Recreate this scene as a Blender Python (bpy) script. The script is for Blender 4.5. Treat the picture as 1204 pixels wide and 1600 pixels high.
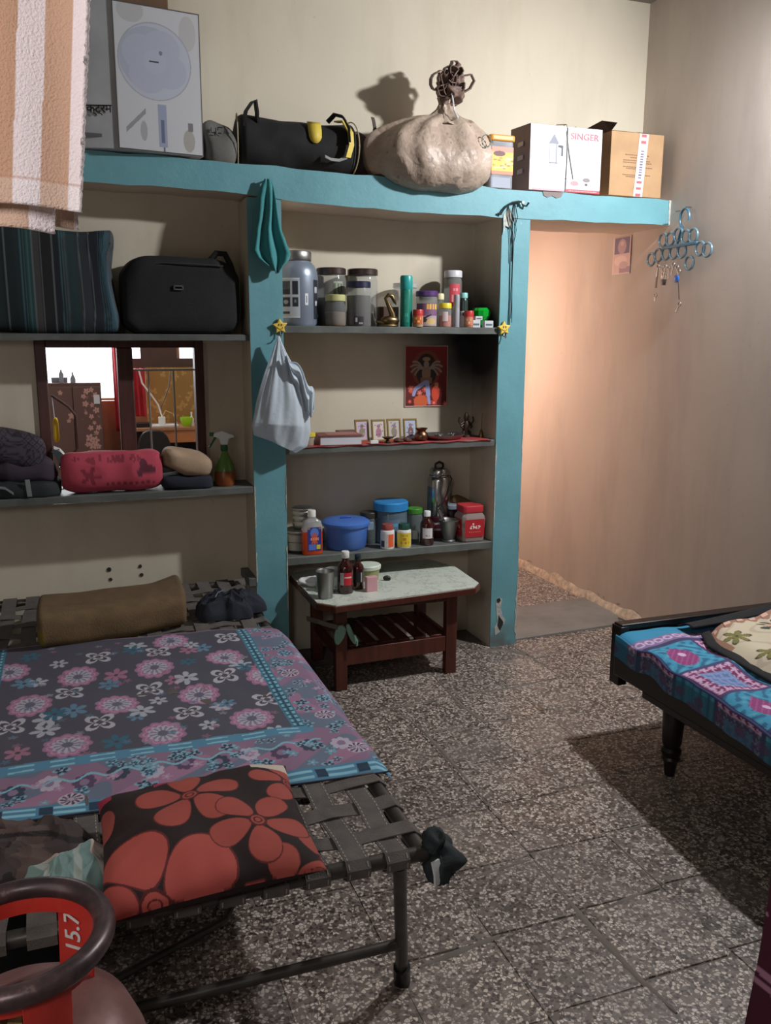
import bpy, bmesh, math, random
import numpy as np
from mathutils import Vector, Matrix, noise as mnoise
random.seed(7); np.random.seed(7)
for o in list(bpy.data.objects): bpy.data.objects.remove(o)
S = bpy.context.scene
COL = S.collection
PI = math.pi
# ------------------------------------------------------------ camera
cam = bpy.data.cameras.new('camera'); camo = bpy.data.objects.new('camera', cam); COL.objects.link(camo)
YAW, PITCH, ROLL = map(math.radians, (-19.9763, -11.3158, 0.2354))
fw = Vector((-math.sin(YAW)*math.cos(PITCH), math.cos(YAW)*math.cos(PITCH), math.sin(PITCH)))
rt = Vector((math.cos(YAW), math.sin(YAW), 0)); up = rt.cross(fw)
r2 = rt*math.cos(ROLL)+up*math.sin(ROLL); u2 = -rt*math.sin(ROLL)+up*math.cos(ROLL)
camo.matrix_world = Matrix(((r2.x,u2.x,-fw.x,-0.8912),(r2.y,u2.y,-fw.y,-3.7600),(r2.z,u2.z,-fw.z,1.5410),(0,0,0,1)))
cam.sensor_fit = 'VERTICAL'; cam.sensor_height = 36; cam.lens = 1349.4*36/1600; cam.clip_start = .05
S.camera = camo
# ------------------------------------------------------------ world, lights, exposure
S.view_settings.view_transform = 'Standard'; S.view_settings.look = 'None'; S.view_settings.gamma = 1
S.view_settings.use_curve_mapping = False
S.view_settings.exposure = 0.16
W = bpy.data.worlds.new('world'); S.world = W; W.use_nodes = True
W.node_tree.nodes['Background'].inputs[0].default_value = (.75,.85,1,1)
W.node_tree.nodes['Background'].inputs[1].default_value = 3.0
def lamp(name, kind, loc, energy, col, size=.1, target=None, sy=None):
    l = bpy.data.lights.new(name, kind); l.energy = energy; l.color = col
    if kind == 'AREA':
        l.size = size
        if sy: l.shape = 'RECTANGLE'; l.size_y = sy
    else: l.shadow_soft_size = size
    o = bpy.data.objects.new(name, l); o.location = loc; COL.objects.link(o)
    if target is not None:
        d = Vector(target)-Vector(loc); o.rotation_euler = d.to_track_quat('-Z','Y').to_euler()
    return o
lamp('wall_lamp','AREA',(1.86,-1.28,2.80),54,(.97,.98,1.0),.09,(-.1,-.1,.7),.09)           # small LED lamp high on the right wall
lamp('passage_light_panel','AREA',(1.21,1.35,1.25),27,(1.0,.66,.50),1.1,(1.97,1.2,1.15),1.7)   # warm passage light, spread as an added unseen panel for even wall light
lamp('right_wall_fill','AREA',(-1.70,-2.6,1.15),5,(1.0,.92,.85),.8,(1.9,-1.0,.9),1.5)  # added soft fill aimed at the right wall; no door opens here
lamp('towel_fill_light','AREA',(-1.35,-3.85,2.0),10,(1.0,.95,.95),.3,(-1.0,-2.8,1.8),.4)  # added light behind the camera to brighten the towel; no window here
lamp('far_window_daylight','AREA',(-.9,4.3,1.75),40,(.95,.98,1.0),1.2,(-.4,2.5,.6),1.0)
lamp('far_room_lamp','POINT',(-.2,2.2,2.3),14,(1.0,.9,.8),.15)

# ------------------------------------------------------------ materials
def lin(c):
    return tuple((x/12.92 if x <= .04045 else ((x+.055)/1.055)**2.4) for x in c)
def rgb(r,g,b): return lin((r/255,g/255,b/255))
def newmat(name):
    m = bpy.data.materials.new(name); m.use_nodes = True
    return m, m.node_tree.nodes, m.node_tree.links, m.node_tree.nodes['Principled BSDF']
def mat(name, c, rough=.6, metal=0, var=.12, scale=8, bump=.0, bscale=60, alpha=1, emit=0, trans=0, sheen=0, coat=0):
    m, N, L, B = newmat(name)
    c = rgb(*c)
    B.inputs['Roughness'].default_value = rough; B.inputs['Metallic'].default_value = metal
    if var > 0:
        g = N.new('ShaderNodeNewGeometry'); n = N.new('ShaderNodeTexNoise'); n.inputs['Scale'].default_value = scale; n.inputs['Detail'].default_value = 4
        L.new(g.outputs['Position'], n.inputs['Vector'])
        r = N.new('ShaderNodeValToRGB')
        r.color_ramp.elements[0].position = .3; r.color_ramp.elements[1].position = .7
        r.color_ramp.elements[0].color = tuple(x*(1-var) for x in c)+(1,); r.color_ramp.elements[1].color = tuple(min(1,x*(1+var)) for x in c)+(1,)
        L.new(n.outputs['Fac'], r.inputs['Fac']); L.new(r.outputs['Color'], B.inputs['Base Color'])
    else: B.inputs['Base Color'].default_value = c+(1,)
    if bump > 0:
        g = N.new('ShaderNodeNewGeometry'); n = N.new('ShaderNodeTexNoise'); n.inputs['Scale'].default_value = bscale; n.inputs['Detail'].default_value = 5
        L.new(g.outputs['Position'], n.inputs['Vector'])
        b = N.new('ShaderNodeBump'); b.inputs['Strength'].default_value = bump; b.inputs['Distance'].default_value = .004
        L.new(n.outputs['Fac'], b.inputs['Height']); L.new(b.outputs['Normal'], B.inputs['Normal'])
    if alpha < 1: B.inputs['Alpha'].default_value = alpha
    if emit > 0: B.inputs['Emission Color'].default_value = c+(1,); B.inputs['Emission Strength'].default_value = emit
    if trans > 0: B.inputs['Transmission Weight'].default_value = trans
    if sheen > 0: B.inputs['Sheen Weight'].default_value = sheen
    if coat > 0: B.inputs['Coat Weight'].default_value = coat
    return m
def vcmat(name, rough=.85, bump=.15, bscale=350, sheen=.0, alpha=1):
    m, N, L, B = newmat(name)
    a = N.new('ShaderNodeAttribute'); a.attribute_name = 'print'
    L.new(a.outputs['Color'], B.inputs['Base Color']); B.inputs['Roughness'].default_value = rough
    if bump > 0:
        g = N.new('ShaderNodeNewGeometry'); n = N.new('ShaderNodeTexNoise'); n.inputs['Scale'].default_value = bscale
        L.new(g.outputs['Position'], n.inputs['Vector'])
        b = N.new('ShaderNodeBump'); b.inputs['Strength'].default_value = bump; b.inputs['Distance'].default_value = .002
        L.new(n.outputs['Fac'], b.inputs['Height']); L.new(b.outputs['Normal'], B.inputs['Normal'])
    if sheen: B.inputs['Sheen Weight'].default_value = sheen
    return m
class NT:                               # tiny node helper
    def __init__(s, name): s.m, s.N, s.L, s.B = newmat(name); s.pos = s.N.new('ShaderNodeNewGeometry').outputs['Position']
    def noise(s, scale, detail=3, vec=None, rough=.5):
        n = s.N.new('ShaderNodeTexNoise'); n.inputs['Scale'].default_value = scale; n.inputs['Detail'].default_value = detail; n.inputs['Roughness'].default_value = rough
        s.L.new(vec or s.pos, n.inputs['Vector']); return n.outputs['Fac']
    def ramp(s, fac, stops):
        r = s.N.new('ShaderNodeValToRGB'); e = r.color_ramp.elements
        while len(e) < len(stops): e.new(.5)
        for k,(p,c) in enumerate(stops): e[k].position = p; e[k].color = (tuple(c)+(1,)) if len(c)==3 else c
        s.L.new(fac, r.inputs['Fac']); return r.outputs['Color']
    def mix(s, fac, a, b, mode='MIX'):
        x = s.N.new('ShaderNodeMix'); x.data_type = 'RGBA'; x.blend_type = mode
        for v, i in ((fac,0),(a,6),(b,7)):
            if hasattr(v,'links'): s.L.new(v, x.inputs[i])
            else: x.inputs[i].default_value = v if i==0 else (tuple(v)+(1,) if len(v)==3 else v)
        return x.outputs[2]
    def math(s, op, a, b=0.0, c=None, clamp=False):
        x = s.N.new('ShaderNodeMath'); x.operation = op; x.use_clamp = clamp
        for v,i in ((a,0),(b,1),(c,2)):
            if v is None: continue
            if hasattr(v,'links'): s.L.new(v, x.inputs[i])
            else: x.inputs[i].default_value = v
        return x.outputs[0]
    def sep(s, vec=None):
        x = s.N.new('ShaderNodeSeparateXYZ'); s.L.new(vec or s.pos, x.inputs[0]); return x.outputs
    def scalevec(s, sc):
        x = s.N.new('ShaderNodeMapping'); x.inputs['Scale'].default_value = sc; s.L.new(s.pos, x.inputs['Vector']); return x.outputs[0]
    def color(s, c): s.L.new(c, s.B.inputs['Base Color'])
    def bump(s, h, strength=.3, dist=.004):
        b = s.N.new('ShaderNodeBump'); b.inputs['Strength'].default_value = strength; b.inputs['Distance'].default_value = dist
        s.L.new(h, b.inputs['Height']); s.L.new(b.outputs['Normal'], s.B.inputs['Normal'])
    def dist(s, p):
        x = s.N.new('ShaderNodeVectorMath'); x.operation = 'DISTANCE'; s.L.new(s.pos, x.inputs[0]); x.inputs[1].default_value = p; return x.outputs['Value']
def wallmat(name, c, dirt, stains=0.5, soot=None, peel=False):
    t = NT(name)
    base = t.ramp(t.noise(2.2,4), [(.3, rgb(*c)), (.7, tuple(min(1,x*1.08) for x in rgb(*c)))])
    streak = t.noise(3, 5, t.scalevec((1.4,1.4,.35)), .6)
    col = t.mix(t.math('MULTIPLY', t.ramp(streak, [(.48,(0,0,0)),(.72,(1,1,1))]), stains), base, rgb(*dirt))
    spk = t.ramp(t.noise(38,3), [(.70,(0,0,0)),(.76,(1,1,1))])
    col = t.mix(t.math('MULTIPLY', spk, .25), col, tuple(x*.7 for x in rgb(*dirt)))
    if peel:                                # flaking plaster low on the wall
        z = t.sep()[2]
        f = t.math('MULTIPLY', t.math('LESS_THAN', z, .07), t.ramp(t.noise(14,5), [(.52,(0,0,0)),(.56,(.7,.7,.7))]))
        col = t.mix(f, col, rgb(146,128,112))
    if soot:
        for (p, r0, r1) in soot:
            d = t.dist(p); d = t.math('ADD', d, t.math('MULTIPLY', t.noise(7,3), .10))
            f = t.ramp(d, [(r0,(1,1,1)),(r1,(0,0,0))])
            col = t.mix(f, col, rgb(22,22,22))
    t.color(col); t.B.inputs['Roughness'].default_value = .75
    t.bump(t.noise(26,5,None,.5), .16, .003)
    return t.m
M = {}
M['cream'] = wallmat('cream_wall_paint', (216,200,184), (186,172,156), .3)
M['cream_right'] = wallmat('right_wall_paint', (200,188,178), (170,158,152), .45, peel=True)
M['low_bounce_wall'] = wallmat('low_bounce_grey', (132,127,116), (108,102,92), .5)  # for unseen walls and ceiling, made darker to cut bounced light
M['niche'] = wallmat('niche_paint', (202,193,174), (170,159,139), .35, soot=[((1.05,.17,1.52),.20,.56)])
M['whiteceil'] = wallmat('ceiling_paint', (205,198,186), (180,170,158), .3)
def tealmat():
    t = NT('teal_frame_paint')
    c = t.ramp(t.noise(3,5), [(.3, rgb(92,146,156)), (.7, rgb(108,164,174))])
    z = t.sep()[2]
    low = t.ramp(z, [(0.02,(1,1,1)),(.16,(0,0,0))])
    dirt = t.math('MULTIPLY', low, t.ramp(t.noise(12,4), [(.35,(.2,.2,.2)),(.6,(1,1,1))]))
    c = t.mix(dirt, c, rgb(98,108,106))
    spk = t.ramp(t.noise(30,4), [(.72,(0,0,0)),(.75,(1,1,1))])
    c = t.mix(t.math('MULTIPLY', spk, .35), c, rgb(190,200,196))
    t.color(c); t.B.inputs['Roughness'].default_value = .55
    t.bump(t.noise(22,6,None,.6), .4, .004)
    return t.m
M['teal'] = tealmat()
def terrazzo():
    t = NT('terrazzo')
    warp = t.N.new('ShaderNodeTexNoise'); warp.inputs['Scale'].default_value = 30; t.L.new(t.pos, warp.inputs['Vector'])
    mx = t.N.new('ShaderNodeVectorMath'); mx.operation = 'MULTIPLY_ADD'; t.L.new(warp.outputs['Color'], mx.inputs[0]); mx.inputs[1].default_value = (.016,.016,0); t.L.new(t.pos, mx.inputs[2])
    def vor(scale, feat):
        v = t.N.new('ShaderNodeTexVoronoi'); v.feature = feat; v.inputs['Scale'].default_value = scale; v.inputs['Randomness'].default_value = 1
        t.L.new(mx.outputs[0], v.inputs['Vector']); return v
    v1 = vor(108,'F1'); e1 = vor(108,'DISTANCE_TO_EDGE')
    oi = t.N.new('ShaderNodeObjectInfo')
    rnd = t.sep(v1.outputs['Color'])[0]
    chip = t.ramp(rnd, [(.0,rgb(56,48,46)),(.28,rgb(66,58,56)),(.32,rgb(120,110,106)),(.48,rgb(134,124,118)),(.52,rgb(184,173,163)),(.80,rgb(206,195,185)),(1.,rgb(222,212,202))])
    matrix = t.ramp(t.noise(7,4), [(.3,rgb(96,84,77)),(.7,rgb(118,105,97))])
    edge = t.ramp(e1.outputs['Distance'], [(.05,(0,0,0)),(.13,(1,1,1))])
    keep = t.ramp(t.sep(v1.outputs['Color'])[1], [(.14,(0,0,0)),(.18,(1,1,1))])
    c = t.mix(t.math('MULTIPLY', edge, keep), matrix, chip)
    # cement film and dust lying over some of the tile
    film = t.ramp(t.noise(2.6,6,None,.65), [(.50,(0,0,0)),(.66,(1,1,1))])
    c = t.mix(t.math('MULTIPLY', film, .5), c, rgb(136,126,120))
    c = t.mix(.35, c, t.ramp(oi.outputs['Random'], [(0,rgb(128,118,110)),(1,rgb(156,146,136))]), 'MIX') if False else c
    tone = t.ramp(oi.outputs['Random'], [(0,(.80,.80,.80)),(1,(1.05,1.03,1.0))])
    c = t.mix(1.0, c, tone, 'MULTIPLY')
    t.color(c); t.B.inputs['Roughness'].default_value = .42
    t.L.new(t.ramp(t.noise(14,4), [(.3,(.34,.34,.34)),(.7,(.6,.6,.6))]), t.B.inputs['Roughness'])
    t.bump(t.noise(60,4), .12, .002)
    return t.m
M['terrazzo'] = terrazzo()
M['grout'] = mat('floor_cement', (104,96,91), .8, var=.2, scale=12, bump=.3)
def slatemat(name, a, b):
    t = NT(name); c = t.ramp(t.noise(5,6,None,.65), [(.3,rgb(*a)),(.7,rgb(*b))]); t.color(c)
    t.B.inputs['Roughness'].default_value = .55; t.bump(t.noise(40,5), .3, .003); return t.m
M['slate'] = slatemat('shelf_stone', (70,74,72), (104,108,104))
M['threshold'] = slatemat('threshold_stone', (112,110,106), (134,130,126))
def woodmat(name, a, b, rough=.45, axis=1):
    t = NT(name); sc = [26,26,26]; sc[axis] = 2.5
    c = t.ramp(t.noise(1.6,6,t.scalevec(tuple(sc)),.6), [(.3,rgb(*a)),(.7,rgb(*b))]); t.color(c)
    t.B.inputs['Roughness'].default_value = rough; return t.m
M['wood_table'] = woodmat('table_wood', (66,30,22), (92,44,32), .4, 2)
M['wood_dark'] = woodmat('bed_wood', (20,14,13), (34,25,22), .35, 1)
M['wood_win'] = woodmat('window_wood', (62,34,30), (86,50,44), .5, 2)
M['wood_ply'] = woodmat('plywood', (150,104,72), (172,122,86), .5, 1)
def marble():
    t = NT('table_laminate')
    a = t.ramp(t.noise(20,8,None,.7), [(.485,(0,0,0)),(.5,(1,1,1)),(.515,(0,0,0))])
    k = t.ramp(t.noise(9,3), [(.42,(0,0,0)),(.5,(1,1,1))])
    c = t.mix(t.math('MULTIPLY', a, k), rgb(206,214,202), rgb(72,64,58)); t.color(c)
    t.B.inputs['Roughness'].default_value = .3; return t.m
M['laminate'] = marble()
M['steel'] = mat('steel', (190,190,188), .22, 1, var=.05)
M['steel_dull'] = mat('dull_steel', (150,150,148), .42, 1, var=.1)
M['tube'] = mat('cot_tube_paint', (86,82,78), .38, .6, var=.25, scale=20)
M['brass'] = mat('aged_brass', (116,98,68), .36, 1, var=.25, scale=30)
M['copper'] = mat('copper', (138,98,78), .35, 1, var=.2, scale=30)
M['bronze'] = mat('dark_bronze', (66,56,44), .5, .7, var=.2, scale=40)
M['black'] = mat('black_cloth', (18,19,22), .85, var=.2, scale=20, bump=.25, bscale=200)
M['blackp'] = mat('black_plastic', (16,16,18), .4, var=0)
M['navy'] = mat('navy_cloth', (30,34,46), .9, var=.2, bump=.3, bscale=200)
M['white'] = mat('white_plastic', (225,226,224), .4, var=.03)
M['whitecloth'] = mat('white_cloth', (210,212,214), .9, var=.06, bump=.2)
M['paper'] = mat('paper', (206,208,216), .8, var=.05)
M['strap'] = mat('niwar_strap_weave', (92,86,82), .92, var=.2, scale=25, bump=.5, bscale=260)
M['stitch'] = mat('strap_stitching', (150,145,138), .9, var=.1)
def col(name, c, rough=.45, **k):
    if name not in M: M[name] = mat(name, c, rough, **k)
    return M[name]
def clear(name, c, a=.32, rough=.08):
    if name not in M:
        M[name] = mat(name, c, rough, var=0, alpha=a)
    return M[name]
VC = vcmat('printed_cloth'); VCP = vcmat('printed_paper', .55, 0); VCT = vcmat('terry_cloth', .95, .9, 420)

# ------------------------------------------------------------ object helpers
def link(name, me, m, parent=None):
    o = bpy.data.objects.new(name, me); COL.objects.link(o)
    if m is not None: me.materials.clear(); me.materials.append(m)
    if parent is not None: o.parent = parent
    return o
def thing(name, label, cat, loc=(0,0,0), rz=0, group=None):
    o = bpy.data.objects.new(name, None); COL.objects.link(o); o.empty_display_size = .05
    o.location = loc; o.rotation_euler = (0,0,rz); o['label'] = label; o['category'] = cat
    if group: o['group'] = group
    return o
def tag(o, label, cat, group=None):
    o['label'] = label; o['category'] = cat
    if group: o['group'] = group
    return o
def struct(o): o['kind'] = 'structure'; return o
class MB:
    def __init__(s): s.v = []; s.f = []
    def add(s, v, f):
        n = len(s.v); s.v += [tuple(p) for p in v]; s.f += [tuple(i+n for i in q) for q in f]; return s
    def box(s, x0,x1,y0,y1,z0,z1, jit=0):
        v = [(x,y,z) for z in (z0,z1) for y in (y0,y1) for x in (x0,x1)]
        if jit: v = [tuple(c+random.uniform(-jit,jit) for c in p) for p in v]
        return s.add(v, [(0,2,3,1),(4,5,7,6),(0,1,5,4),(2,6,7,3),(0,4,6,2),(1,3,7,5)])
    def lathe(s, prof, n=28, c=(0,0,0), a0=0, a1=2*PI, sx=1, sy=1):
        full = abs(a1-a0-2*PI) < 1e-6; k = n if full else n+1; v = []
        for r,z in prof:
            for i in range(k):
                a = a0+(a1-a0)*i/n; v.append((c[0]+r*sx*math.cos(a), c[1]+r*sy*math.sin(a), c[2]+z))
        f = []
        for j in range(len(prof)-1):
            for i in range(n):
                i2 = (i+1)%k
                f.append((j*k+i, j*k+i2, (j+1)*k+i2, (j+1)*k+i))
        return s.add(v, f)
    def tube(s, pts, r, n=8, closed=False, cap=True):
        pts = [Vector(p) for p in pts]; m = len(pts); rr = r if hasattr(r,'__len__') else [r]*m
        v = []; prev = None
        for i,p in enumerate(pts):
            if closed: t = (pts[(i+1)%m]-pts[i-1])
            else: t = pts[min(i+1,m-1)]-pts[max(i-1,0)]
            t.normalize()
            if prev is None:
                a = Vector((0,0,1)) if abs(t.z) < .9 else Vector((1,0,0)); u = t.cross(a).normalized()
            else: u = (prev-t*prev.dot(t)).normalized()
            prev = u; w = t.cross(u)
            for k in range(n):
                g = 2*PI*k/n; v.append(p+(u*math.cos(g)+w*math.sin(g))*rr[i])
        f = []
        for i in range(m if closed else m-1):
            for k in range(n):
                a = i*n+k; b = i*n+(k+1)%n; i2 = (i+1)%m
                f.append((a,b,i2*n+(k+1)%n,i2*n+k))
        if cap and not closed: f.append(tuple(range(n))[::-1]); f.append(tuple((m-1)*n+k for k in range(n)))
        return s.add(v, f)
    def strip(s, pts, wvec, th):            # flat strap along pts; wvec half width vector
        w = Vector(wvec); v = []; m = len(pts)
        P = [Vector(p) for p in pts]
        for i,p in enumerate(P):
            t = (P[min(i+1,m-1)]-P[max(i-1,0)]).normalized(); n = t.cross(w).normalized()*th/2
            v += [p-w-n, p+w-n, p+w+n, p-w+n]
        f = [(0,1,2,3),(4*m-4,4*m-1,4*m-2,4*m-3)]
        for i in range(m-1):
            for k in range(4): f.append((4*i+k, 4*i+4+k, 4*i+4+(k+1)%4, 4*i+(k+1)%4))
        return s.add(v, f)
    def prism(s, poly, axis, a, b):         # polygon in the two other axes, extruded along axis
        def pt(p,t): q = list(p); q.insert(axis, t); return tuple(q)
        n = len(poly); v = [pt(p,a) for p in poly]+[pt(p,b) for p in poly]
        f = [tuple(range(n)), tuple(range(2*n-1,n-1,-1))]+[(i,i+n,(i+1)%n+n,(i+1)%n) for i in range(n)]
        return s.add(v, f)
    def build(s, name, m, parent=None, bevel=0, smooth=True, world=False, sub=0, seg=2):
        me = bpy.data.meshes.new(name)
        vs = s.v
        if world and parent is not None:
            q = parent; mw = Matrix.Identity(4)
            while q is not None: mw = Matrix.LocRotScale(q.location, q.rotation_euler, None) @ mw; q = q.parent
            im = mw.inverted(); vs = [tuple(im @ Vector(p)) for p in vs]
        me.from_pydata(vs, [], s.f)
        bm = bmesh.new(); bm.from_mesh(me); bmesh.ops.recalc_face_normals(bm, faces=bm.faces); bm.to_mesh(me); bm.free()
        o = link(name, me, m, parent)
        if smooth:
            me.shade_smooth()
            mod = None
            try: me.set_sharp_from_angle(angle=math.radians(38))
            except Exception: pass
        if bevel: b = o.modifiers.new('bevel','BEVEL'); b.width = bevel; b.segments = seg; b.limit_method = 'ANGLE'
        if sub: b = o.modifiers.new('sub','SUBSURF'); b.levels = sub; b.render_levels = sub
        return o
def box(name, m, x0,x1,y0,y1,z0,z1, parent=None, bevel=0, world=False, jit=0):
    return MB().box(x0,x1,y0,y1,z0,z1,jit).build(name, m, parent, bevel, world=world)
def gridmesh(name, X, Y, Z, m, parent=None, colr=None, thick=0, smooth=True, world=False):
    nv, nu = X.shape; P = np.stack([X,Y,Z],-1).reshape(-1,3).astype(np.float64)
    if world and parent is not None:
        mw = Matrix.LocRotScale(parent.location, parent.rotation_euler, None).inverted(); A = np.array(mw); P = P@A[:3,:3].T+A[:3,3]
    i = np.arange(nv*nu).reshape(nv,nu)
    q = np.stack([i[:-1,:-1],i[:-1,1:],i[1:,1:],i[1:,:-1]],-1).reshape(-1,4)
    me = bpy.data.meshes.new(name); me.vertices.add(len(P)); me.vertices.foreach_set('co', P.ravel())
    me.loops.add(len(q)*4); me.loops.foreach_set('vertex_index', q.ravel())
    me.polygons.add(len(q)); me.polygons.foreach_set('loop_start', np.arange(len(q))*4)
    me.update(calc_edges=True)
    if colr is not None:
        a = me.color_attributes.new('print','FLOAT_COLOR','POINT'); c = np.clip(colr.reshape(-1,3),0,1)
        c = np.where(c <= .04045, c/12.92, ((c+.055)/1.055)**2.4)
        a.data.foreach_set('color', np.concatenate([c, np.ones((len(c),1))],1).astype(np.float32).ravel())
    o = link(name, me, m, parent)
    if smooth: me.shade_smooth()
    if thick: s = o.modifiers.new('solid','SOLIDIFY'); s.thickness = thick; s.offset = 0
    return o
def fbm(p, sc, oct=3):
    return mnoise.fractal(Vector(p)*sc, 1.0, 2.0, oct)
def blob(name, m, c, r, e1=.5, e2=.5, nu=40, nv=26, amp=.0, sc=6, ridge=0, rsc=10, rz=0, tilt=None, flat=None, parent=None, colf=None, world=True, shape=None, seed=0, colv=None):
    """superellipsoid soft body, centre c, radii r, with wrinkles"""
    def sp(x,e): return math.copysign(abs(x)**e, x)
    v = []; N = []
    R = Matrix.Rotation(rz,3,'Z')
    if tilt: R = R @ Matrix.Rotation(tilt[0],3,'X') @ Matrix.Rotation(tilt[1],3,'Y')
    C0 = Vector(c); so = Vector((seed*3.1,seed*1.7,seed*.9))
    for j in range(nv+1):
        b = -PI/2+PI*j/nv
        for i in range(nu):
            a = 2*PI*i/nu
            d = Vector((sp(math.cos(b),e1)*sp(math.cos(a),e2), sp(math.cos(b),e1)*sp(math.sin(a),e2), sp(math.sin(b),e1)))
            p = Vector((d.x*r[0], d.y*r[1], d.z*r[2]))
            n = Vector((d.x/r[0], d.y/r[1], d.z/r[2])); n = n.normalized() if n.length > 0 else Vector((0,0,1))
            if amp: p += n*amp*mnoise.noise((p+so)*sc)
            if ridge: p += n*ridge*(.5-abs(mnoise.noise((p+so)*rsc))*2)
            if shape: p = shape(p)
            if flat is not None: p.z = max(p.z, flat)
            v.append(C0 + R@p)
    mb = MB(); f = []
    for j in range(nv):
        for i in range(nu): f.append((j*nu+i, j*nu+(i+1)%nu, (j+1)*nu+(i+1)%nu, (j+1)*nu+i))
    mb.add(v,f)
    o = mb.build(name, m, parent, world=world)
    o.data.shade_smooth()
    for a_ in list(o.data.attributes):
        if a_.name == 'sharp_edge': o.data.attributes.remove(a_)
    if colf is not None or colv is not None:
        C = colv(np.array([tuple(p) for p in v])) if colv is not None else np.array([colf(Vector(p)) for p in v], dtype=float)
        C = np.where(C <= .04045, C/12.92, ((C+.055)/1.055)**2.4)
        at = o.data.color_attributes.new('print','FLOAT_COLOR','POINT')
        at.data.foreach_set('color', np.concatenate([C,np.ones((len(C),1))],1).astype(np.float32).ravel())
    return o
def text(name, s, size, loc, rot, m, parent=None, ext=.0006, world=True, align='CENTER', font=None, sx=1):
    cu = bpy.data.curves.new(name,'FONT'); cu.body = s; cu.size = size; cu.extrude = ext; cu.align_x = align; cu.align_y = 'CENTER'; cu.offset = size*.012
    if font: cu.font = font
    t = bpy.data.objects.new(name+'_c', cu); COL.objects.link(t)
    bpy.context.view_layer.update()
    me = bpy.data.meshes.new_from_object(t.evaluated_get(bpy.context.evaluated_depsgraph_get()))
    bpy.data.objects.remove(t)
    from mathutils import Euler
    mw = Matrix.LocRotScale(Vector(loc), Euler(rot), Vector((sx,1,1)))
    if world and parent is not None:
        q = parent; w = Matrix.Identity(4)
        while q is not None: w = Matrix.LocRotScale(q.location, q.rotation_euler, None) @ w; q = q.parent
        mw = w.inverted() @ mw
    me.transform(mw)
    return link(name, me, m, parent)
def copy_tree(o, loc=None, rz=None, label=None, group=None, parent=None):
    c = o.copy(); COL.objects.link(c)
    if parent is not None: c.parent = parent
    if loc is not None: c.location = loc
    if rz is not None: c.rotation_euler = (0,0,rz)
    if label: c['label'] = label
    if group: c['group'] = group
    for ch in list(o.children): copy_tree(ch, parent=c)
    return c
# numpy painting
def C(r,g,b): return np.array([r,g,b],float)/255
def put(img, mask, c, a=1.0):
    mk = (mask.astype(float)*a)[...,None]; img[:] = img*(1-mk)+np.asarray(c)*mk
def disc(U,V,cx,cy,rx,ry=None): return ((U-cx)/rx)**2+((V-cy)/(ry or rx))**2 < 1
def petals(U,V,cx,cy,r,n,ph=0,inner=.35,pw=1.0):
    x = U-cx; y = V-cy; d = np.hypot(x,y); a = np.arctan2(y,x)+ph
    return d < r*(inner+(1-inner)*np.abs(np.cos(a*n/2))**pw)

# ============================================================ THE SETTING
XR = 1.976; XL = -1.75; YF = -4.8; ZC = 3.2
NL, NR = 0.0, 1.0457; PL = -.146; PR = 1.193; DB = .285; DL = .20; DLB = .2627; DS = .401
# back wall (one mesh with the niche, the bay, the window hole and the doorway left open)
b = MB()
b.box(XL,XR,DLB,DS+.02,2.223,ZC)                  # wall above the loft
b.box(NL-.07,NR+.07,DB,DS,0,2.12)                 # back of the shelf niche
b.box(XL,-.99,DL,DS,0,2.15); b.box(-.325,PL+.02,DL,DS,0,2.15)
b.box(-.99,-.325,DL,DS,0,.83); b.box(-.99,-.325,DL,DS,1.53,2.15)
wb = struct(b.build('wall_back', M['niche'], smooth=False))
def pillar(name, x0, x1):
    o = struct(box(name, M['teal'], x0,x1,0,.006,0,2.12)); o2 = box('pillar_core', M['niche'], x0,x1,.006,DS,0,2.12, parent=o); return o
p1 = pillar('trim_1', PL, NL); p2 = pillar('trim_2', NR, PR)
# beam with slightly uneven, sagging edge
nb = 44; xs = np.linspace(XL, XR-.003, nb)
zt = np.interp(xs, [-1.75,-.73,-.14,1.09,1.97],[2.264,2.26,2.250,2.221,2.223])
zb = np.interp(xs, [-1.75,-.74,-.2,0,.52,1.2,1.97],[2.143,2.141,2.136,2.115,2.098,2.096,2.104])
b = MB(); v = []; f = []
for k,(x,t,z) in enumerate(zip(xs,zt,zb)):
    j = .0025*math.sin(k*2.3)+.002*math.sin(k*5.1)
    v += [(x,-.004,z+j*.8),(x,-.004,t+j),(x,DS,t+j),(x,DS,z+j*.8)]
for k in range(nb-1):
    for q in range(4): f.append((4*k+q,4*k+4+q,4*k+4+(q+1)%4,4*k+(q+1)%4))
f += [(0,1,2,3),(4*nb-4,4*nb-1,4*nb-2,4*nb-3)]
b.add(v,f); beam = struct(b.build('trim_3', M['cream'])); 
me = beam.data; me.materials.append(M['teal'])
for p in me.polygons:
    if all(abs(me.vertices[i].co.y+.004) < 1e-4 for i in p.vertices): p.material_index = 1
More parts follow.
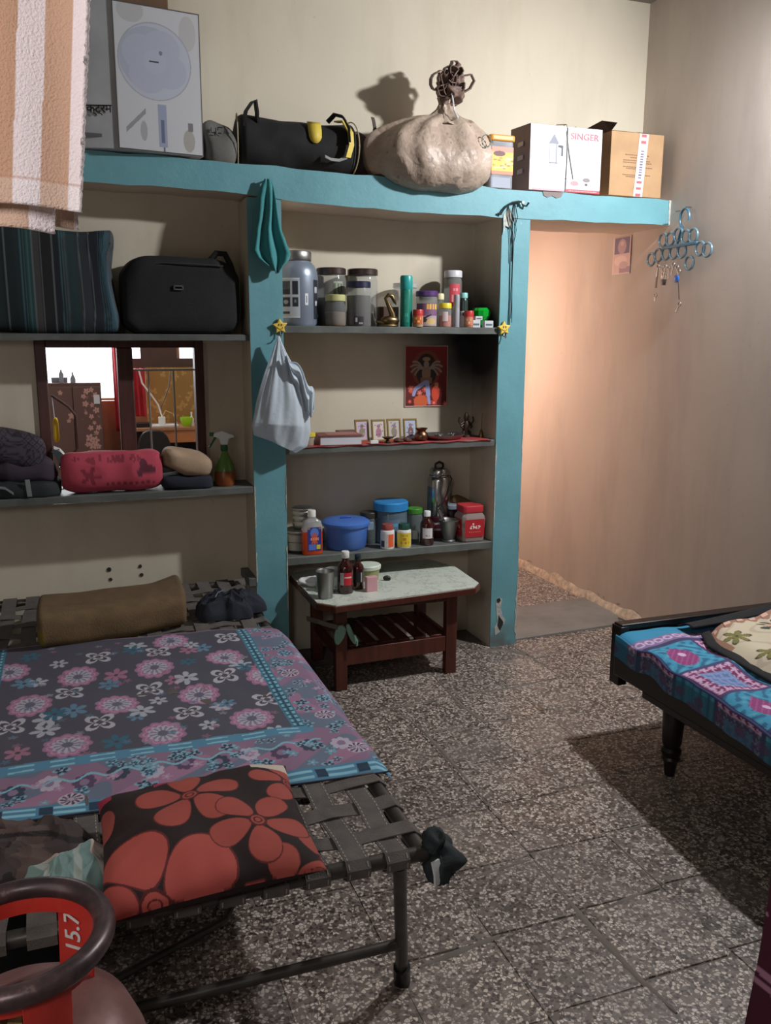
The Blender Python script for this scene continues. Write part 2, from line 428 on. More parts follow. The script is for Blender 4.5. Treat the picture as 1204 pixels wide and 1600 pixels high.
# chipped plaster patches on pillar and beam
chip = mat('bare_plaster', (176,178,172), .9, var=.25, scale=60, bump=.4)
dark = mat('plaster_hole', (40,40,40), .9, var=.2)
def patch(pts, y, m, parent, name='paint_chip', th=.002):
    return MB().prism([(x,z) for x,z in pts], 1, y-th, y+.001).build(name, m, parent, world=True, smooth=False)
def jag(x, z0, z1, w, n=9, side=1):
    L = [(x, z0)]+[(x+side*random.uniform(.2,1)*w, z0+(z1-z0)*(k+.5)/n) for k in range(n)]+[(x, z1)]
    return L
patch(jag(NR, .62, 1.05, .010, 16), 0, chip, p2); patch(jag(PR, .05, .34, .012, 10, -1), 0, chip, p2)
patch(jag(PR, .5,.75,.007,8,-1),0,chip,p2); patch(jag(PR, .95,1.2,.007,8,-1),0,chip,p2)
patch(jag(NL, .3, .62, .007, 9, -1), 0, chip, p1); patch(jag(NL,.78,.94,.006,7,-1),0,chip,p1); patch(jag(PL,.7,.9,.008,7,1),0,chip,p1); patch(jag(PL,.45,.6,.008,7,1),0,chip,p1)
patch([(1.072,.235),(1.088,.262),(1.108,.25),(1.10,.2),(1.112,.16),(1.128,.14),(1.122,.11),(1.112,.12),(1.10,.075),(1.074,.06),(1.068,.10),(1.085,.13),(1.078,.17)], 0, chip, p2)
patch([(1.077,.250),(1.09,.258),(1.098,.245),(1.09,.232),(1.078,.236)], -.002, dark, p2, 'plaster_hole')
patch([(1.09,.165),(1.10,.15),(1.118,.125),(1.10,.082),(1.085,.11)], -.002, dark, p2, 'plaster_hole')
patch([(1.048,2.11),(1.075,2.135),(1.09,2.125),(1.10,2.08),(1.085,2.05),(1.06,2.06),(1.05,2.02)], -.005, chip, p2)
patch([(1.25,2.222),(1.255,2.205),(1.275,2.197),(1.30,2.206),(1.325,2.196),(1.35,2.204),(1.36,2.224)], -.005, mat('beam_grime',(128,118,116),.9), beam)
patch([(XR-.014,2.222),(XR-.001,2.222),(XR-.001,2.105),(XR-.010,2.105)], -.005, chip, beam)
# screw holes in the bay wall, stone stub
holes = MB()
for x,z,r in [(-.775,.519,.011),(-.639,.522,.009),(-.77,.473,.008),(-.635,.482,.010)]:
    holes.prism([(x+r*math.cos(a)*random.uniform(.8,1.1), z+r*math.sin(a)*random.uniform(.8,1.1)) for a in np.linspace(0,2*PI,9)[:-1]], 1, DL-.003, DL+.001)
holes.build('screw_hole', dark, wb, smooth=False)
o = box('stone_stub', M['slate'], PL-.035, PL+.005, -.0, DL+.03, .435,.475, bevel=.003); tag(o, 'short stub of broken stone shelf jutting from the wall left of teal pillar', 'stone stub')
# right wall, others
o = struct(box('wall_right', M['cream_right'], XR, XR+.12, YF, 4.2, -.02, ZC))
# rough crumbling skirting
v=[];f=[];n=90
for k in range(n+1):
    y = -1.6+k*(3.9)/n; w = .016+.016*abs(mnoise.noise(Vector((y*7,0,0))))+ (.014 if -.2<y<.55 else 0)*abs(mnoise.noise(Vector((y*15,3,0)))*2); h=.045+.05*abs(mnoise.noise(Vector((y*5,5,0))))
    v += [(XR-w,y,0),(XR-w*.6,y,h*.6),(XR,y,h)]
for k in range(n):
    for q in range(2): f.append((3*k+q,3*k+3+q,3*k+4+q,3*k+1+q))
struct(MB().add(v,f).build('baseboard_right', mat('crumbled_plaster',(196,178,158),.9,var=.3,scale=30,bump=.7,bscale=50)))
struct(box('wall_left', M['low_bounce_wall'], XL-.12, XL, YF, DLB, 0, ZC))
struct(box('wall_front', M['low_bounce_wall'], XL, XR, YF-.12, YF, 0, ZC))
struct(box('ceiling', M['low_bounce_wall'], XL-.12, XR+.12, YF, DS, ZC, ZC+.12))
# passage and far room shell
struct(box('wall_passage', M['cream'], 1.05, 1.19, DS, 4.2, 0, 2.9)); struct(box('ceiling_passage', M['whiteceil'], -2.2, XR+.1, DS, 4.4, 2.9, 3.0))
struct(box('wall_passage_end', M['cream'], 1.19, XR, 4.2, 4.3, 0, 2.9))
farb = MB(); farb.box(-2.2,-1.75,4.3,4.4,0,2.9); farb.box(-1.75,-.36,4.3,4.4,0,1.02); farb.box(-1.75,-.36,4.3,4.4,2.2,2.9); farb.box(-.36,-.235,4.3,4.4,0,1.34); farb.box(-.36,-.235,4.3,4.4,1.49,2.9); farb.box(-.235,.06,4.3,4.4,0,2.9); farb.box(.06,.27,4.3,4.4,0,1.34); farb.box(.06,.27,4.3,4.4,1.49,2.9); farb.box(.27,1.05,4.3,4.4,0,2.9)
struct(farb.build('wall_far', mat('far_room_paint',(150,110,84),.8), smooth=False))
struct(box('wall_far_left', M['cream'], -2.3,-2.2, DS, 4.4, 0, 2.9))
# floor: cement bed plus terrazzo tiles
fl = struct(box('floor', M['grout'], -2.3, XR+.02, YF, 4.4, -.06, -.004))
def tile_mesh(k):
    h = .1400; bm = MB(); pts = []
    cut = [random.uniform(.002,.014) for _ in range(4)]
    for q,(sx,sy) in enumerate([(-1,-1),(1,-1),(1,1),(-1,1)]):
        c = cut[q]; a=(sx*h, sy*(h-c)); bb=(sx*(h-c), sy*h)
        pts += [a,bb] if q in (0,2) else [bb,a]
    v = [(x,y,-.02) for x,y in pts]+[(x,y,-.003) for x,y in pts]+[(x*.988,y*.988,0) for x,y in pts]
    n=8; f=[tuple(range(16,24))]
    for l in (0,1):
        for i in range(n): f.append((l*8+i,l*8+(i+1)%n,l*8+8+(i+1)%n,l*8+8+i))
    me = bpy.data.meshes.new('tile'); me.from_pydata(v,[],f); me.update(); me.materials.append(M['terrazzo']); return me
TM = [tile_mesh(k) for k in range(7)]
T = .285; ntile = 0
offs = {}
for i in range(-8, 6):
    x = .62+i*.279+.1395
    if x > XR+.14: continue
    off = {-1:-.525,-2:-.540,-3:-.555,0:-.507,1:-.48}.get(i,-.50)
    for k in range(-12, 10):
        y = off+k*T+.1425
        if y < -3.5 or y > 2.6: continue
        if x < 1.19 and y > .14: continue
        if x > 1.19 and -.05 < y < .40 : continue
        if x+.14 > XR+.03: pass
        o = bpy.data.objects.new('tile', random.choice(TM)); COL.objects.link(o); o.parent = fl
        o.location = (x, y, random.uniform(-.0015,.0006)); o.rotation_euler = (random.uniform(-.004,.004), random.uniform(-.004,.004), random.choice([0,1,2,3])*PI/2+random.uniform(-.008,.008)); ntile += 1
# cement smears over some joints
sm = mat('cement_smear',(112,104,97),.85,var=.2,scale=10,bump=.4)
def smear(pts, w, name='cement_smear'):
    P=[Vector((x,y,.0015)) for x,y in pts]; v=[];m=len(P)
    Q=[]
    for i in range(m-1):
        for t in np.linspace(0,1,6,endpoint=False): Q.append(P[i].lerp(P[i+1],t))
    Q.append(P[-1]); v=[];f=[]
    for i,p in enumerate(Q):
        t=(Q[min(i+1,len(Q)-1)]-Q[max(i-1,0)]).normalized(); n=Vector((-t.y,t.x,0)); k=w*(.5+.7*abs(mnoise.noise(p*17)))*(.35+.65*math.sin(PI*(i+.5)/len(Q)))
        v+=[p-n*k-Vector((0,0,.003)), p-n*k*.5, p+n*k*.5+Vector((0,0,0)), p+n*k-Vector((0,0,.003))]
    for i in range(len(Q)-1):
        for q in range(3): f.append((4*i+q,4*i+q+1,4*i+5+q,4*i+4+q))
    o=MB().add(v,f).build(name, sm, fl, world=True)
smear([(.619,-.301),(.607,-.599),(.629,-.789),(.742,-.809)],.014)
smear([(.658,-.509),(.928,-.505),(1.181,-.466)],.010); smear([(1.164,-.033),(1.181,-.466)],.014)
smear([(.197,-.524),(.328,-.529),(.53,-.522)],.010); smear([(.323,-.541),(.357,-.787),(.358,-1.048),(.348,-1.409)],.014)
smear([(.353,-.797),(.515,-.799)],.010); smear([(.149,-1.111),(.33,-1.111)],.008); smear([(.325,-1.7),(.086,-1.725)],.012)
smear([(.338,-1.705),(.33,-1.974),(.337,-2.232),(.35,-2.35)],.018); smear([(.086,-1.97),(-.161,-2.008)],.015); smear([(.613,-1.935),(.385,-1.974)],.012)
smear([(.624,-1.683),(.623,-1.939)],.009); smear([(.672,-1.662),(.902,-1.639)],.009); smear([(.9,-.01),(1.1,-.06),(1.19,-.2)],.03)
o = MB().prism([(PR-.01,.035),(1.875,.07),(1.95,.2),(XR-.01,.56),(1.75,.545),(1.5,.52),(PR-.01,.50)],2,-.02,.012).build('trim_4', M['threshold'], bevel=.003); struct(o)

# ------------------------------------------------------------ stone shelves
def shelf(label, x0,x1,y0,y1,z1,th, group='rough stone shelf slabs'):
    n = 26; v=[];f=[]
    for k in range(n+1):
        x = x0+(x1-x0)*k/n; j=.003*mnoise.noise(Vector((x*14,z1*9,0))); j2=.003*mnoise.noise(Vector((x*11,z1*5,4)))
        v += [(x,y0+j,z1-th+j2),(x,y0+j,z1-.004),(x,y0+.005+j,z1),(x,y1,z1),(x,y1,z1-th)]
    for k in range(n):
        for q in range(5): f.append((5*k+q,5*k+5+q,5*k+5+(q+1)%5,5*k+(q+1)%5))
    f += [(0,1,2,3,4),(5*n,5*n+4,5*n+3,5*n+2,5*n+1)]
    o = MB().add(v,f).build('stone_shelf', M['slate']); tag(o,label,'shelf',group); return o
shelf('top grey stone shelf in niche, holding the big silver tub and jars', NL,NR,.004,DB,1.597,.030)
shelf('middle grey stone shelf in niche, under the red deity poster', NL,NR,.004,DB,1.063,.030)
shelf('lowest grey stone shelf in niche, holding the blue round box', NL,NR,.004,DB,.555,.036)
shelf('grey stone shelf over the window, under striped quilt and black bag', XL,PL-.0,.012,DL,1.558,.026)
shelf('grey stone sill shelf below the window, under the pink roll', XL,PL-.0,.0,DL,.897,.030)

# ------------------------------------------------------------ window in the left bay
win = MB()
def fr(x0,x1,z0,z1): win.box(x0,x1,DL-.012,DL+.06,z0,z1)
fr(-1.02,-.975,.86,1.545); fr(-.36,-.322,.86,1.545); fr(-.975,-.36,1.50,1.545); fr(-.975,-.36,.86,.90); fr(-.69,-.625,.90,1.50)
wf = struct(win.build('window_1', M['wood_win'], bevel=.004))
g = MB().box(-.625,-.36,DL+.01,DL+.03,1.400,1.408)
g.build('grille_rail', M['steel'], wf)
for x in (-.56,-.452): MB().tube([(x,DL+.02,.90),(x,DL+.02,1.402)],.0045,8).build('grille_bar', M['steel_dull'], wf)
MB().tube([(-.93,DL+.02,.90),(-.93,DL+.02,1.40)],.0045,8).build('grille_bar', M['steel_dull'], wf) if False else None
MB().tube([(-.965,DL+.03,1.30),(-.90,DL+.03,1.25),(-.872,DL+.03,1.21),(-.872,DL+.03,1.07),(-.90,DL+.03,1.04)],.006,8).build('stay_bar', M['wood_win'], wf)
# plaster reveal strip at the right of the frame
v = MB().box(-.322,-.306,DL-.004,DL+.03,.87,1.52); v.build('reveal_plaster', mat('pale_reveal',(186,164,152),.9), wf, world=True)

exec_parts = []

# ============================================================ FAR ROOM (seen through the window)
def superloop(ry, rz, e, n):
    L = []
    for k in range(n):
        a = 2*PI*k/n; c, s_ = math.cos(a), math.sin(a)
        L.append((ry*math.copysign(abs(c)**e, c), rz*math.copysign(abs(s_)**e, s_)))
    return L
def roll(name, m, x0,x1, cy,cz, ry,rz, e=.6, nx=80, na=40, colf=None, amp=.004, sc=9, endr=.25, parent=None, bend=None, ridge=0, rsc=12):
    """soft body extruded along x; ends rounded"""
    lp = superloop(1,1,e,na); v=[]; f=[]; cs=[]
    N = []
    for i in range(nx+1):
        t = i/nx
        # rounded ends
        d = min(t,1-t)*(x1-x0); R = endr*min(ry,rz)*1.0
        k = 1 if d > R else math.sqrt(max(0,1-((R-d)/R)**2))*.35+.65
        x = x0+(x1-x0)*t
        for q,(a,b_) in enumerate(lp):
            p = Vector((x, cy+a*ry*k, cz+b_*rz*k))
            n = Vector((0,a,b_)).normalized()
            p += n*(amp*mnoise.noise(p*sc))
            if ridge: p += n*ridge*(.4-abs(mnoise.noise(p*rsc))*1.6)
            if bend: p = bend(p,t,q/na)
            v.append(p); cs.append((x,q/na,p))
    for i in range(nx):
        for q in range(na): f.append((i*na+q,i*na+(q+1)%na,(i+1)*na+(q+1)%na,(i+1)*na+q))
    f.append(tuple(range(na))); f.append(tuple(nx*na+q for q in range(na)))
    o = MB().add(v,f).build(name, m, parent, world=True)
    if colf:
        Cc = np.array([colf(x,q,p) for x,q,p in cs],float)
        Cc = np.where(Cc <= .04045, Cc/12.92, ((Cc+.055)/1.055)**2.4)
        at = o.data.color_attributes.new('print','FLOAT_COLOR','POINT')
        at.data.foreach_set('color', np.concatenate([Cc,np.ones((len(Cc),1))],1).astype(np.float32).ravel())
    return o

t = thing('wardrobe','brown steel wardrobe with pale pink flowers, beyond the window','wardrobe',(-.86,3.5,0))
wb_ = col('wardrobe_brown',(92,66,62),.4)
box('body', wb_, -1.25,-.655,3.52,3.95,.02,1.195, t, .004, True)
nu,nv = 150,190
def doorpanel(x0,x1,seed):
    U,V = np.meshgrid(np.linspace(x0,x1,nu), np.linspace(.05,1.165,nv)); im = np.ones(U.shape+(3,))*C(98,70,66)
    r = random.Random(seed)
    if seed == 3:
        for cx,cz,s_ in [(-.765,1.13,.022),(-.73,1.14,.018),(-.70,1.10,.02),(-.79,1.09,.018),(-.78,1.03,.022),(-.73,1.02,.016),(-.70,.98,.022),(-.74,.93,.018),(-.78,.96,.012),(-.72,.88,.014),(-.75,.84,.02),(-.71,.80,.018),(-.69,.84,.02),(-.76,.76,.03),(-.72,.74,.028),(-.74,.70,.03),(-.70,.69,.02),(-.78,.71,.02),(-.76,.64,.024),(-.71,.63,.022),(-.74,.55,.03),(-.79,.5,.03)]:
            put(im, petals(U,V,cx,cz,s_*1.15,5,r.random()*6,.45), C(186,146,140)); put(im, disc(U,V,cx,cz,s_*.25), C(150,100,96))
            put(im, petals(U,V,cx+r.uniform(-.03,.03),cz-.05,s_*.5,2,r.random()*6,.1), C(140,104,100))
    else:
        for cx,cz,s_ in [(-.885,.94,.03),(-.96,1.12,.02),(-.91,.9,.018),(-.93,.6,.03)]: put(im, petals(U,V,cx,cz,s_,5,1,.45), C(176,138,130))
    return gridmesh('door', U, np.full(U.shape,3.5), V, vcmat('wardrobe_print',.4,0) if 'wp' not in M else M['wp'], t, im, thick=.018, world=True)
M['wp'] = vcmat('wardrobe_print',.4,0)
doorpanel(-1.24,-.873,1); doorpanel(-.867,-.66,3)
box('sticker', M['paper'], -.715,-.67,3.484,3.49,1.03,1.10, t, 0, True)
t = thing('clutter_box','small grey box and bottles standing on top of brown wardrobe','box',(-.93,3.6,1.195))
box('box', col('greybox',(120,120,128)), -1.02,-.90,3.58,3.7,1.195,1.235, t,.004,True)
MB().lathe([(0,0),(.018,0),(.018,.07),(.008,.085),(.008,.1),(0,.1)],16,(-.945,3.56,1.195)).build('bottle', col('greyb',(130,136,150)), t, world=True)
MB().lathe([(0,0),(.02,0),(.02,.03),(.007,.06),(.006,.08),(0,.08)],16,(-.86,3.56,1.195)).build('bottle', col('greyb',(130,136,150)), t, world=True)
def cloth_panel(name, label, cat, x0,x1,y,z0,z1, m, folds=5, depth=.02, nx=60, nz=24, skirt=None, group=None, ins=None):
    U,V = np.meshgrid(np.linspace(0,1,nx), np.linspace(0,1,nz)); X = x0+(x1-x0)*U; Z = z0+(z1-z0)*V
    if skirt: X = skirt(U,V)
    Y = y+depth*np.sin(U*folds*2*PI+V*1.3)*(1-.3*V)
    o = gridmesh(name, X,Y,Z, m, None, None, thick=.004); tag(o,label,cat,group); return o
red = col('red_curtain',(176,40,52),.8)
cloth_panel('curtain','red curtain bunched at left of far window beyond the middle post','curtain',-.545,-.44,3.75,.78,1.55,red,3,.02)
cloth_panel('curtain','red curtain hanging behind the grille, left of yellow board','curtain',-.43,-.30,3.72,.90,1.30,red,3,.018)
o = box('lintel_board', col('brownboard',(72,50,46)), -.47,.22,3.9,3.95,1.29,1.372); tag(o,'dark brown board along top of the far opening','board')
o = box('lintel_board', col('brownboard',(84,56,50)), -.31,-.01,3.9,3.95,1.372,1.50); tag(o,'dark brown board between the two small bright far openings','board')
U,V = np.meshgrid(np.linspace(-.28,.3,150), np.linspace(.78,1.30,120)); im = np.ones(U.shape+(3,))*C(150,116,62)
r = random.Random(4)
for k in range(60): put(im, petals(U,V,r.uniform(-.28,.3),r.uniform(.78,1.3),r.uniform(.012,.03),3,r.random()*6,.3), C(176,142,84))
o = gridmesh('patterned_board', U, np.full(U.shape,3.86)+.004*np.sin(U*40), V, vcmat('yellow_print',.7,.2), None, im, thick=.01); tag(o,'mustard yellow patterned board behind far desk','board')
o = box('panel', col('peachwall',(150,100,76)), -.66,-.47,3.96,4.02,.5,1.02); tag(o,'peach brown panel right of flowered wardrobe','panel')
t = thing('desk','light wooden desk with orange apron under clutter in far room','desk',(-.1,3.7,0))
box('desk_top', M['wood_ply'], -.50,.40,3.42,3.85,.805,.83, t,.003,True); box('apron', col('orangewood',(190,124,78),.5), -.36,.40,3.44,3.46,.705,.805, t,0,True)
box('side', col('brownboard',(72,50,46)), .12,.15,3.45,3.84,0,.80, t,0,True); box('back', col('brownboard2',(60,42,38)), -.5,.40,3.84,3.86,0,.80, t,0,True)
def chair(label, x, w, ztop, dy=0):
    t = thing('office_chair',label,'chair',(x,3.25+dy,0))
    pts = [(x+w/2*math.copysign(abs(math.cos(a))**.7,math.cos(a)), ztop-.2+.2*math.copysign(abs(math.sin(a))**.8,math.sin(a))) for a in np.linspace(0,PI,15)]+[(x-w/2*.8,ztop-.42),(x+w/2*.8,ztop-.42)]
    MB().prism(pts,1,3.22+dy,3.26+dy).build('backrest', M['blackp'], t, bevel=.01, world=True)
    box('seat', M['black'], x-w/2,x+w/2,3.26+dy,3.62+dy,.42,.48,t,.02,True)
    MB().tube([(x,3.42+dy,.42),(x,3.42+dy,.06)],.025).build('column', M['blackp'], t, world=True)
    for k in range(5):
        a = k*2*PI/5; MB().tube([(x,3.42+dy,.08),(x+.2*math.cos(a),3.42+dy+.2*math.sin(a),.035)],.02).build('leg', M['blackp'], t, world=True)
chair('black rounded chair back in front of far desk, right of middle post', -.29,.26,.835)
chair('lower black chair back left of the middle window post', -.572,.24,.789-.09,-.62)
o = blob('blue_bag', col('royalblue',(28,46,90)), (-.03,3.34,.55),(.075,.07,.115),.5,.5); tag(o,'dark blue bundle under the far desk apron','bag')
box('stand', M['blackp'], -.08,.02,3.3,3.38,.0,.44); COL.objects['stand'].name='low_stool'; tag(COL.objects['low_stool'],'low black stool under the dark blue bundle','stool')
t = thing('power_adapter','white power adapter with cables standing on far desk','adapter',(-.185,3.55,.83))
box('body', M['white'], -.22,-.165,3.53,3.56,.83,.91, t,.006,True)
MB().tube([(-.35,3.6,1.28),(-.33,3.6,1.18),(-.26,3.6,1.08),(-.21,3.6,1.0),(-.19,3.56,.91)],.007).build('cable', M['white'], t, world=True)
MB().tube([(-.10,3.6,1.28),(-.12,3.6,1.15),(-.16,3.6,1.05),(-.19,3.6,.98),(-.2,3.56,.91)],.004).build('cable', col('cable_dark',(70,60,52)), t, world=True)
MB().tube([(-.19,3.55,.90),(-.16,3.55,.96),(-.10,3.55,.93),(-.07,3.55,.85)],.004).build('cable', col('cable_yel',(200,176,120)), t, world=True)
t = thing('lime_bowl','lime green bowl on the far desk','bowl',(.0,3.5,.83))
MB().lathe([(0,0),(.03,0),(.05,.05),(.05,.075),(.045,.075),(.04,.03),(0,.02)],24,(0,3.5,.83)).build('bowl', col('lime',(150,200,30),.4), t, world=True)
for x,lab in ((.045,'small white bottle beside the lime bowl'),(.095,'white bottle at right window edge on far desk')):
    t = thing('bottle',lab,'bottle',(x,3.52,.83)); MB().lathe([(0,0),(.016,0),(.017,.06),(.006,.08),(.006,.1),(0,.1)],16,(x,3.52,.83)).build('body', M['white'], t, world=True); MB().lathe([(.007,.1),(.007,.115),(0,.115)],12,(x,3.52,.83)).build('cap', M['white'], t, world=True)
o = box('papers', M['paper'], -.28,-.07,3.46,3.6,.83,.845,None,.002,jit=.002); tag(o,'white papers and keyboard strewn on the far desk','papers')
o = box('router', M['blackp'], -.40,-.28,3.5,3.6,.83,.865,None,.004); tag(o,'flat black device at left end of far desk','device')
o = blob('yellow_pouch', col('yellowpouch',(236,200,40),.5), (-.957,.285,1.145),(.012,.015,.055),.6,.6,24,16); MB().tube([(-.965,.262,1.30),(-.96,.28,1.20)],.002,5).build('cord',M['white'],o,world=True); tag(o,'yellow and orange pouch hanging on left window edge','pouch')

# lanyard / belt hanging inside the window
t = thing('belt','white and black strap hanging over sill at left window post','belt',(-.93,DL-.03,.92))
MB().strip([(-.97,.18,1.08),(-.945,.17,1.07),(-.915,.165,1.03),(-.90,.16,.97)],(.0,.006,.006),.004).build('white_strap', M['white'], t, world=True)
MB().strip([(-.965,.17,1.07),(-.945,.16,1.04),(-.93,.155,.99),(-.925,.15,.93)],(.016,0,.004),.004).build('grey_strap', col('greystrap',(60,72,76),.7), t, world=True)
MB().box(-.952,-.915,.148,.156,.985,1.0).build('buckle', M['steel'], t, world=True)

# ============================================================ LEFT BAY
Sx = np.array
def quiltcol(x,q,p):
    # vertical stripes in navy, green, grey
    u = (x+.66)*1.0
    bands = [(-.02,(60,66,70)),(-.045,(62,92,106)),(-.09,(22,30,44)),(-.125,(20,24,34)),(-.175,(38,46,50)),(-.205,(28,52,56)),(-.225,(52,54,56)),(-.262,(20,24,34)),(-.31,(22,22,26)),(-.335,(60,56,58)),(-.36,(26,62,58)),(-.40,(18,36,40)),(-.45,(16,30,32)),(-.52,(22,40,40))]
    u += .012*math.sin(p.z*14)*max(0,1+u*4)
    c = (18,32,36)
    for th,cc in bands:
        if u > th: c = cc; break
    for ln in (-.052,-.062,-.075,-.118,-.158,-.212,-.222,-.232,-.262,-.305,-.335,-.352,-.366,-.378,-.435,-.50,-.58):
        if abs(u-ln) < .0024: c = (84,92,96) if ln in (-.118,-.158,-.262,-.305,-.335,-.435) else (50,82,90)
    return tuple(k/255 for k in c)
def qb(p,t,q):
    if t > .9:
        k = (t-.9)/.1; p.x += .03*k*math.sin((p.z-1.56)*8+2.6)-.02*k
        if p.z > 1.9: p.x += .015*k
    p.z += .008*math.sin(p.x*9)
    return p
o = roll('striped_quilt', VC, -1.72,-.655,.115,1.768,.085,.205,.35,330,44,quiltcol,.006,7,.4,bend=qb,ridge=.004,rsc=6)
tag(o,'folded dark quilt with navy, green and grey stripes on top left shelf','quilt')
t = thing('travel_bag','large black soft suitcase on left shelf beside the striped quilt','bag',(-.42,.10,1.558))
def bagshape(p):
    if p.z > .08: p.x *= 1-.25*((p.z-.08)/.09)*.6; 
    return p
blob('body', M['black'], (-.42,.11,1.716),(.245,.09,.158),.34,.26,70,40,.012,7,.004,9,parent=t,shape=bagshape)
MB().tube([(-.30,.06,1.86),(-.27,.055,1.895),(-.235,.055,1.893),(-.212,.06,1.85),(-.195,.06,1.79)],.013,8).build('handle', M['black'], t, world=True)
MB().tube([(-.61,.03,1.83),(-.5,.015,1.845),(-.38,.012,1.845),(-.25,.02,1.84)],.003,6).build('zip', col('zip',(46,48,50),.6), t, world=True)
b=MB(); b.box(-.455,-.42,.014,.02,1.752,1.757); b.box(-.455,-.42,.014,.02,1.738,1.743); b.box(-.457,-.453,.014,.02,1.738,1.757); b.box(-.422,-.418,.014,.02,1.738,1.757)
b.build('name_plate', M['steel_dull'], t, world=True)
# lower sill
pr = random.Random(3); blots = []
for k in range(34):
    blots.append((pr.uniform(-.9,-.62), pr.uniform(1.03,1.055), pr.uniform(.003,.011), pr.uniform(.004,.014)))
def pinkcol(x,q,p):
    c = Sx((178,66,84))/255
    if 1.025 < p.z < 1.06 and p.y < .09:
        for bx,bz,rx,rz_ in blots:
            if abs(p.x-bx)<rx*.7 and abs(p.z-bz)<rz_: c = Sx((132,44,60))/255
    if p.y < .09:
        d = math.hypot((p.x+.61)/.045,(p.z-1.0)/.038)
        a = math.atan2(p.z-1.0,p.x+.61)
        if d < .75+.3*math.cos(3*a+.8): c = Sx((92,34,52))/255
        d = math.hypot((p.x+.83)/.05,(p.z-.975)/.045); a = math.atan2(p.z-.975,p.x+.83)
        if d < .6+.35*math.cos(5*a): c = Sx((128,40,56))/255
        if .932 < p.z < .944 and abs(p.x+.67)<.1 and math.sin(p.x*260)>-.2: c = Sx((126,42,58))/255
    return c
o = roll('cloth_roll', VC, -.945,-.535,.075,.985,.072,.085,.75,200,64,pinkcol,.008,10,.9,ridge=.005,rsc=9); tag(o,'pink printed cloth rolled up on the sill below window','cloth roll')
o = blob('folded_cloth', col('khaki',(158,134,110),.85,bump=.3,bscale=120), (-.43,.07,1.01),(.105,.07,.05),.5,.45,48,24,.012,9,.014,9,tilt=(0,.22)); tag(o,'tan crumpled cloth folded beside the pink roll','cloth')
o = blob('folded_jeans', M['navy'], (-.43,.07,.928),(.11,.07,.034),.45,.35,40,18,.008,9,.008,12); tag(o,'navy folded cloth beneath the tan cloth on the sill','cloth')
t = thing('spray_bottle','green and amber spray bottle with white trigger head on sill','bottle',(-.262,.07,.897))
def grad():
    tt = NT('spray_plastic'); z = tt.sep()[2]
    tt.color(tt.ramp(z, [(0,rgb(120,58,22)),(.985,rgb(120,58,22)),(1.,rgb(70,110,40))])); tt.B.inputs['Roughness'].default_value=.2; return tt.m
body=[(0,0),(.040,0),(.046,.012),(.046,.05),(.040,.09),(.026,.125),(.014,.150),(.013,.165),(0,.165)]
MB().lathe([(0,0),(.040,0),(.046,.012),(.0465,.05),(.0445,.068),(0,.068)],24).build('liquid', col('amber_liq',(128,70,34),.25), t)
MB().lathe([(.0445,.0685),(.040,.09),(.026,.125),(.014,.150),(.013,.165),(0,.165)],24).build('bottle_body', col('green_pl',(84,122,48),.25), t)
MB().lathe([(.015,.155),(.017,.16),(.016,.182),(0,.182)],18).build('collar', col('dgreen',(20,84,40),.4), t)
b=MB(); b.prism([(-.045,.235),(-.05,.222),(-.022,.212),(-.012,.182),(.014,.182),(.02,.21),(.045,.215),(.04,.225),(-.01,.245)],1,-.011,.011); b.build('trigger_head', M['white'], t, bevel=.003)
MB().prism([(-.04,.222),(-.03,.218),(-.045,.195),(-.062,.17),(-.068,.175),(-.052,.2)],1,-.006,.006).build('trigger', col('dgreen',(20,84,40),.4), t, bevel=.002)
MB().lathe([(0,0),(.012,0),(.012,.016),(0,.016)],12,(0,0,0)).build('nozzle', col('dgreen',(20,84,40),.4), t).location=(-.052,0,.222)
def patcol(p):
    u=(p.x+p.z)*33; v=(p.x-p.z)*33
    a=abs((u%1)-.5); b_=abs((v%1)-.5)
    if a>.40 or b_>.40: return Sx((26,22,32))/255
    if max(a,b_)<.10: return Sx((28,24,34))/255
    return Sx((66,58,70))/255
o=blob('folded_shawl', VC,(-1.12,.10,1.095),(.12,.085,.07),.5,.5,150,80,.01,8,.006,8,tilt=(0,.25),colf=patcol); tag(o,'dark shawl with grey diamond pattern, topmost of pile left of window','shawl')
o=blob('folded_cloth', col('plum',(56,46,58),.9,bump=.3),(-1.09,.10,1.005),(.135,.085,.05),.5,.5,60,26,.012,9,.016,10); tag(o,'crumpled plum cloth, middle of the pile left of window','cloth')
t=thing('backpack','black bag with grey straps, lowest of the pile left of window','bag',(-1.10,.10,.897))
blob('body', col('dkteal',(30,38,40),.8,bump=.3),(-1.10,.09,.93),(.155,.09,.045),.45,.45,60,22,.008,9,.008,12,parent=t)
MB().strip([(-1.075,-.005,.975),(-1.073,-.006,.94),(-1.07,-.004,.905)],(.009,0,0),.004).build('strap', col('lgrey',(120,126,128),.7), t, world=True)
MB().strip([(-1.19,-.006,.95),(-1.16,-.008,.945),(-1.13,-.006,.92)],(.0,0,.005),.004).build('strap', col('lgrey',(120,126,128),.7), t, world=True)

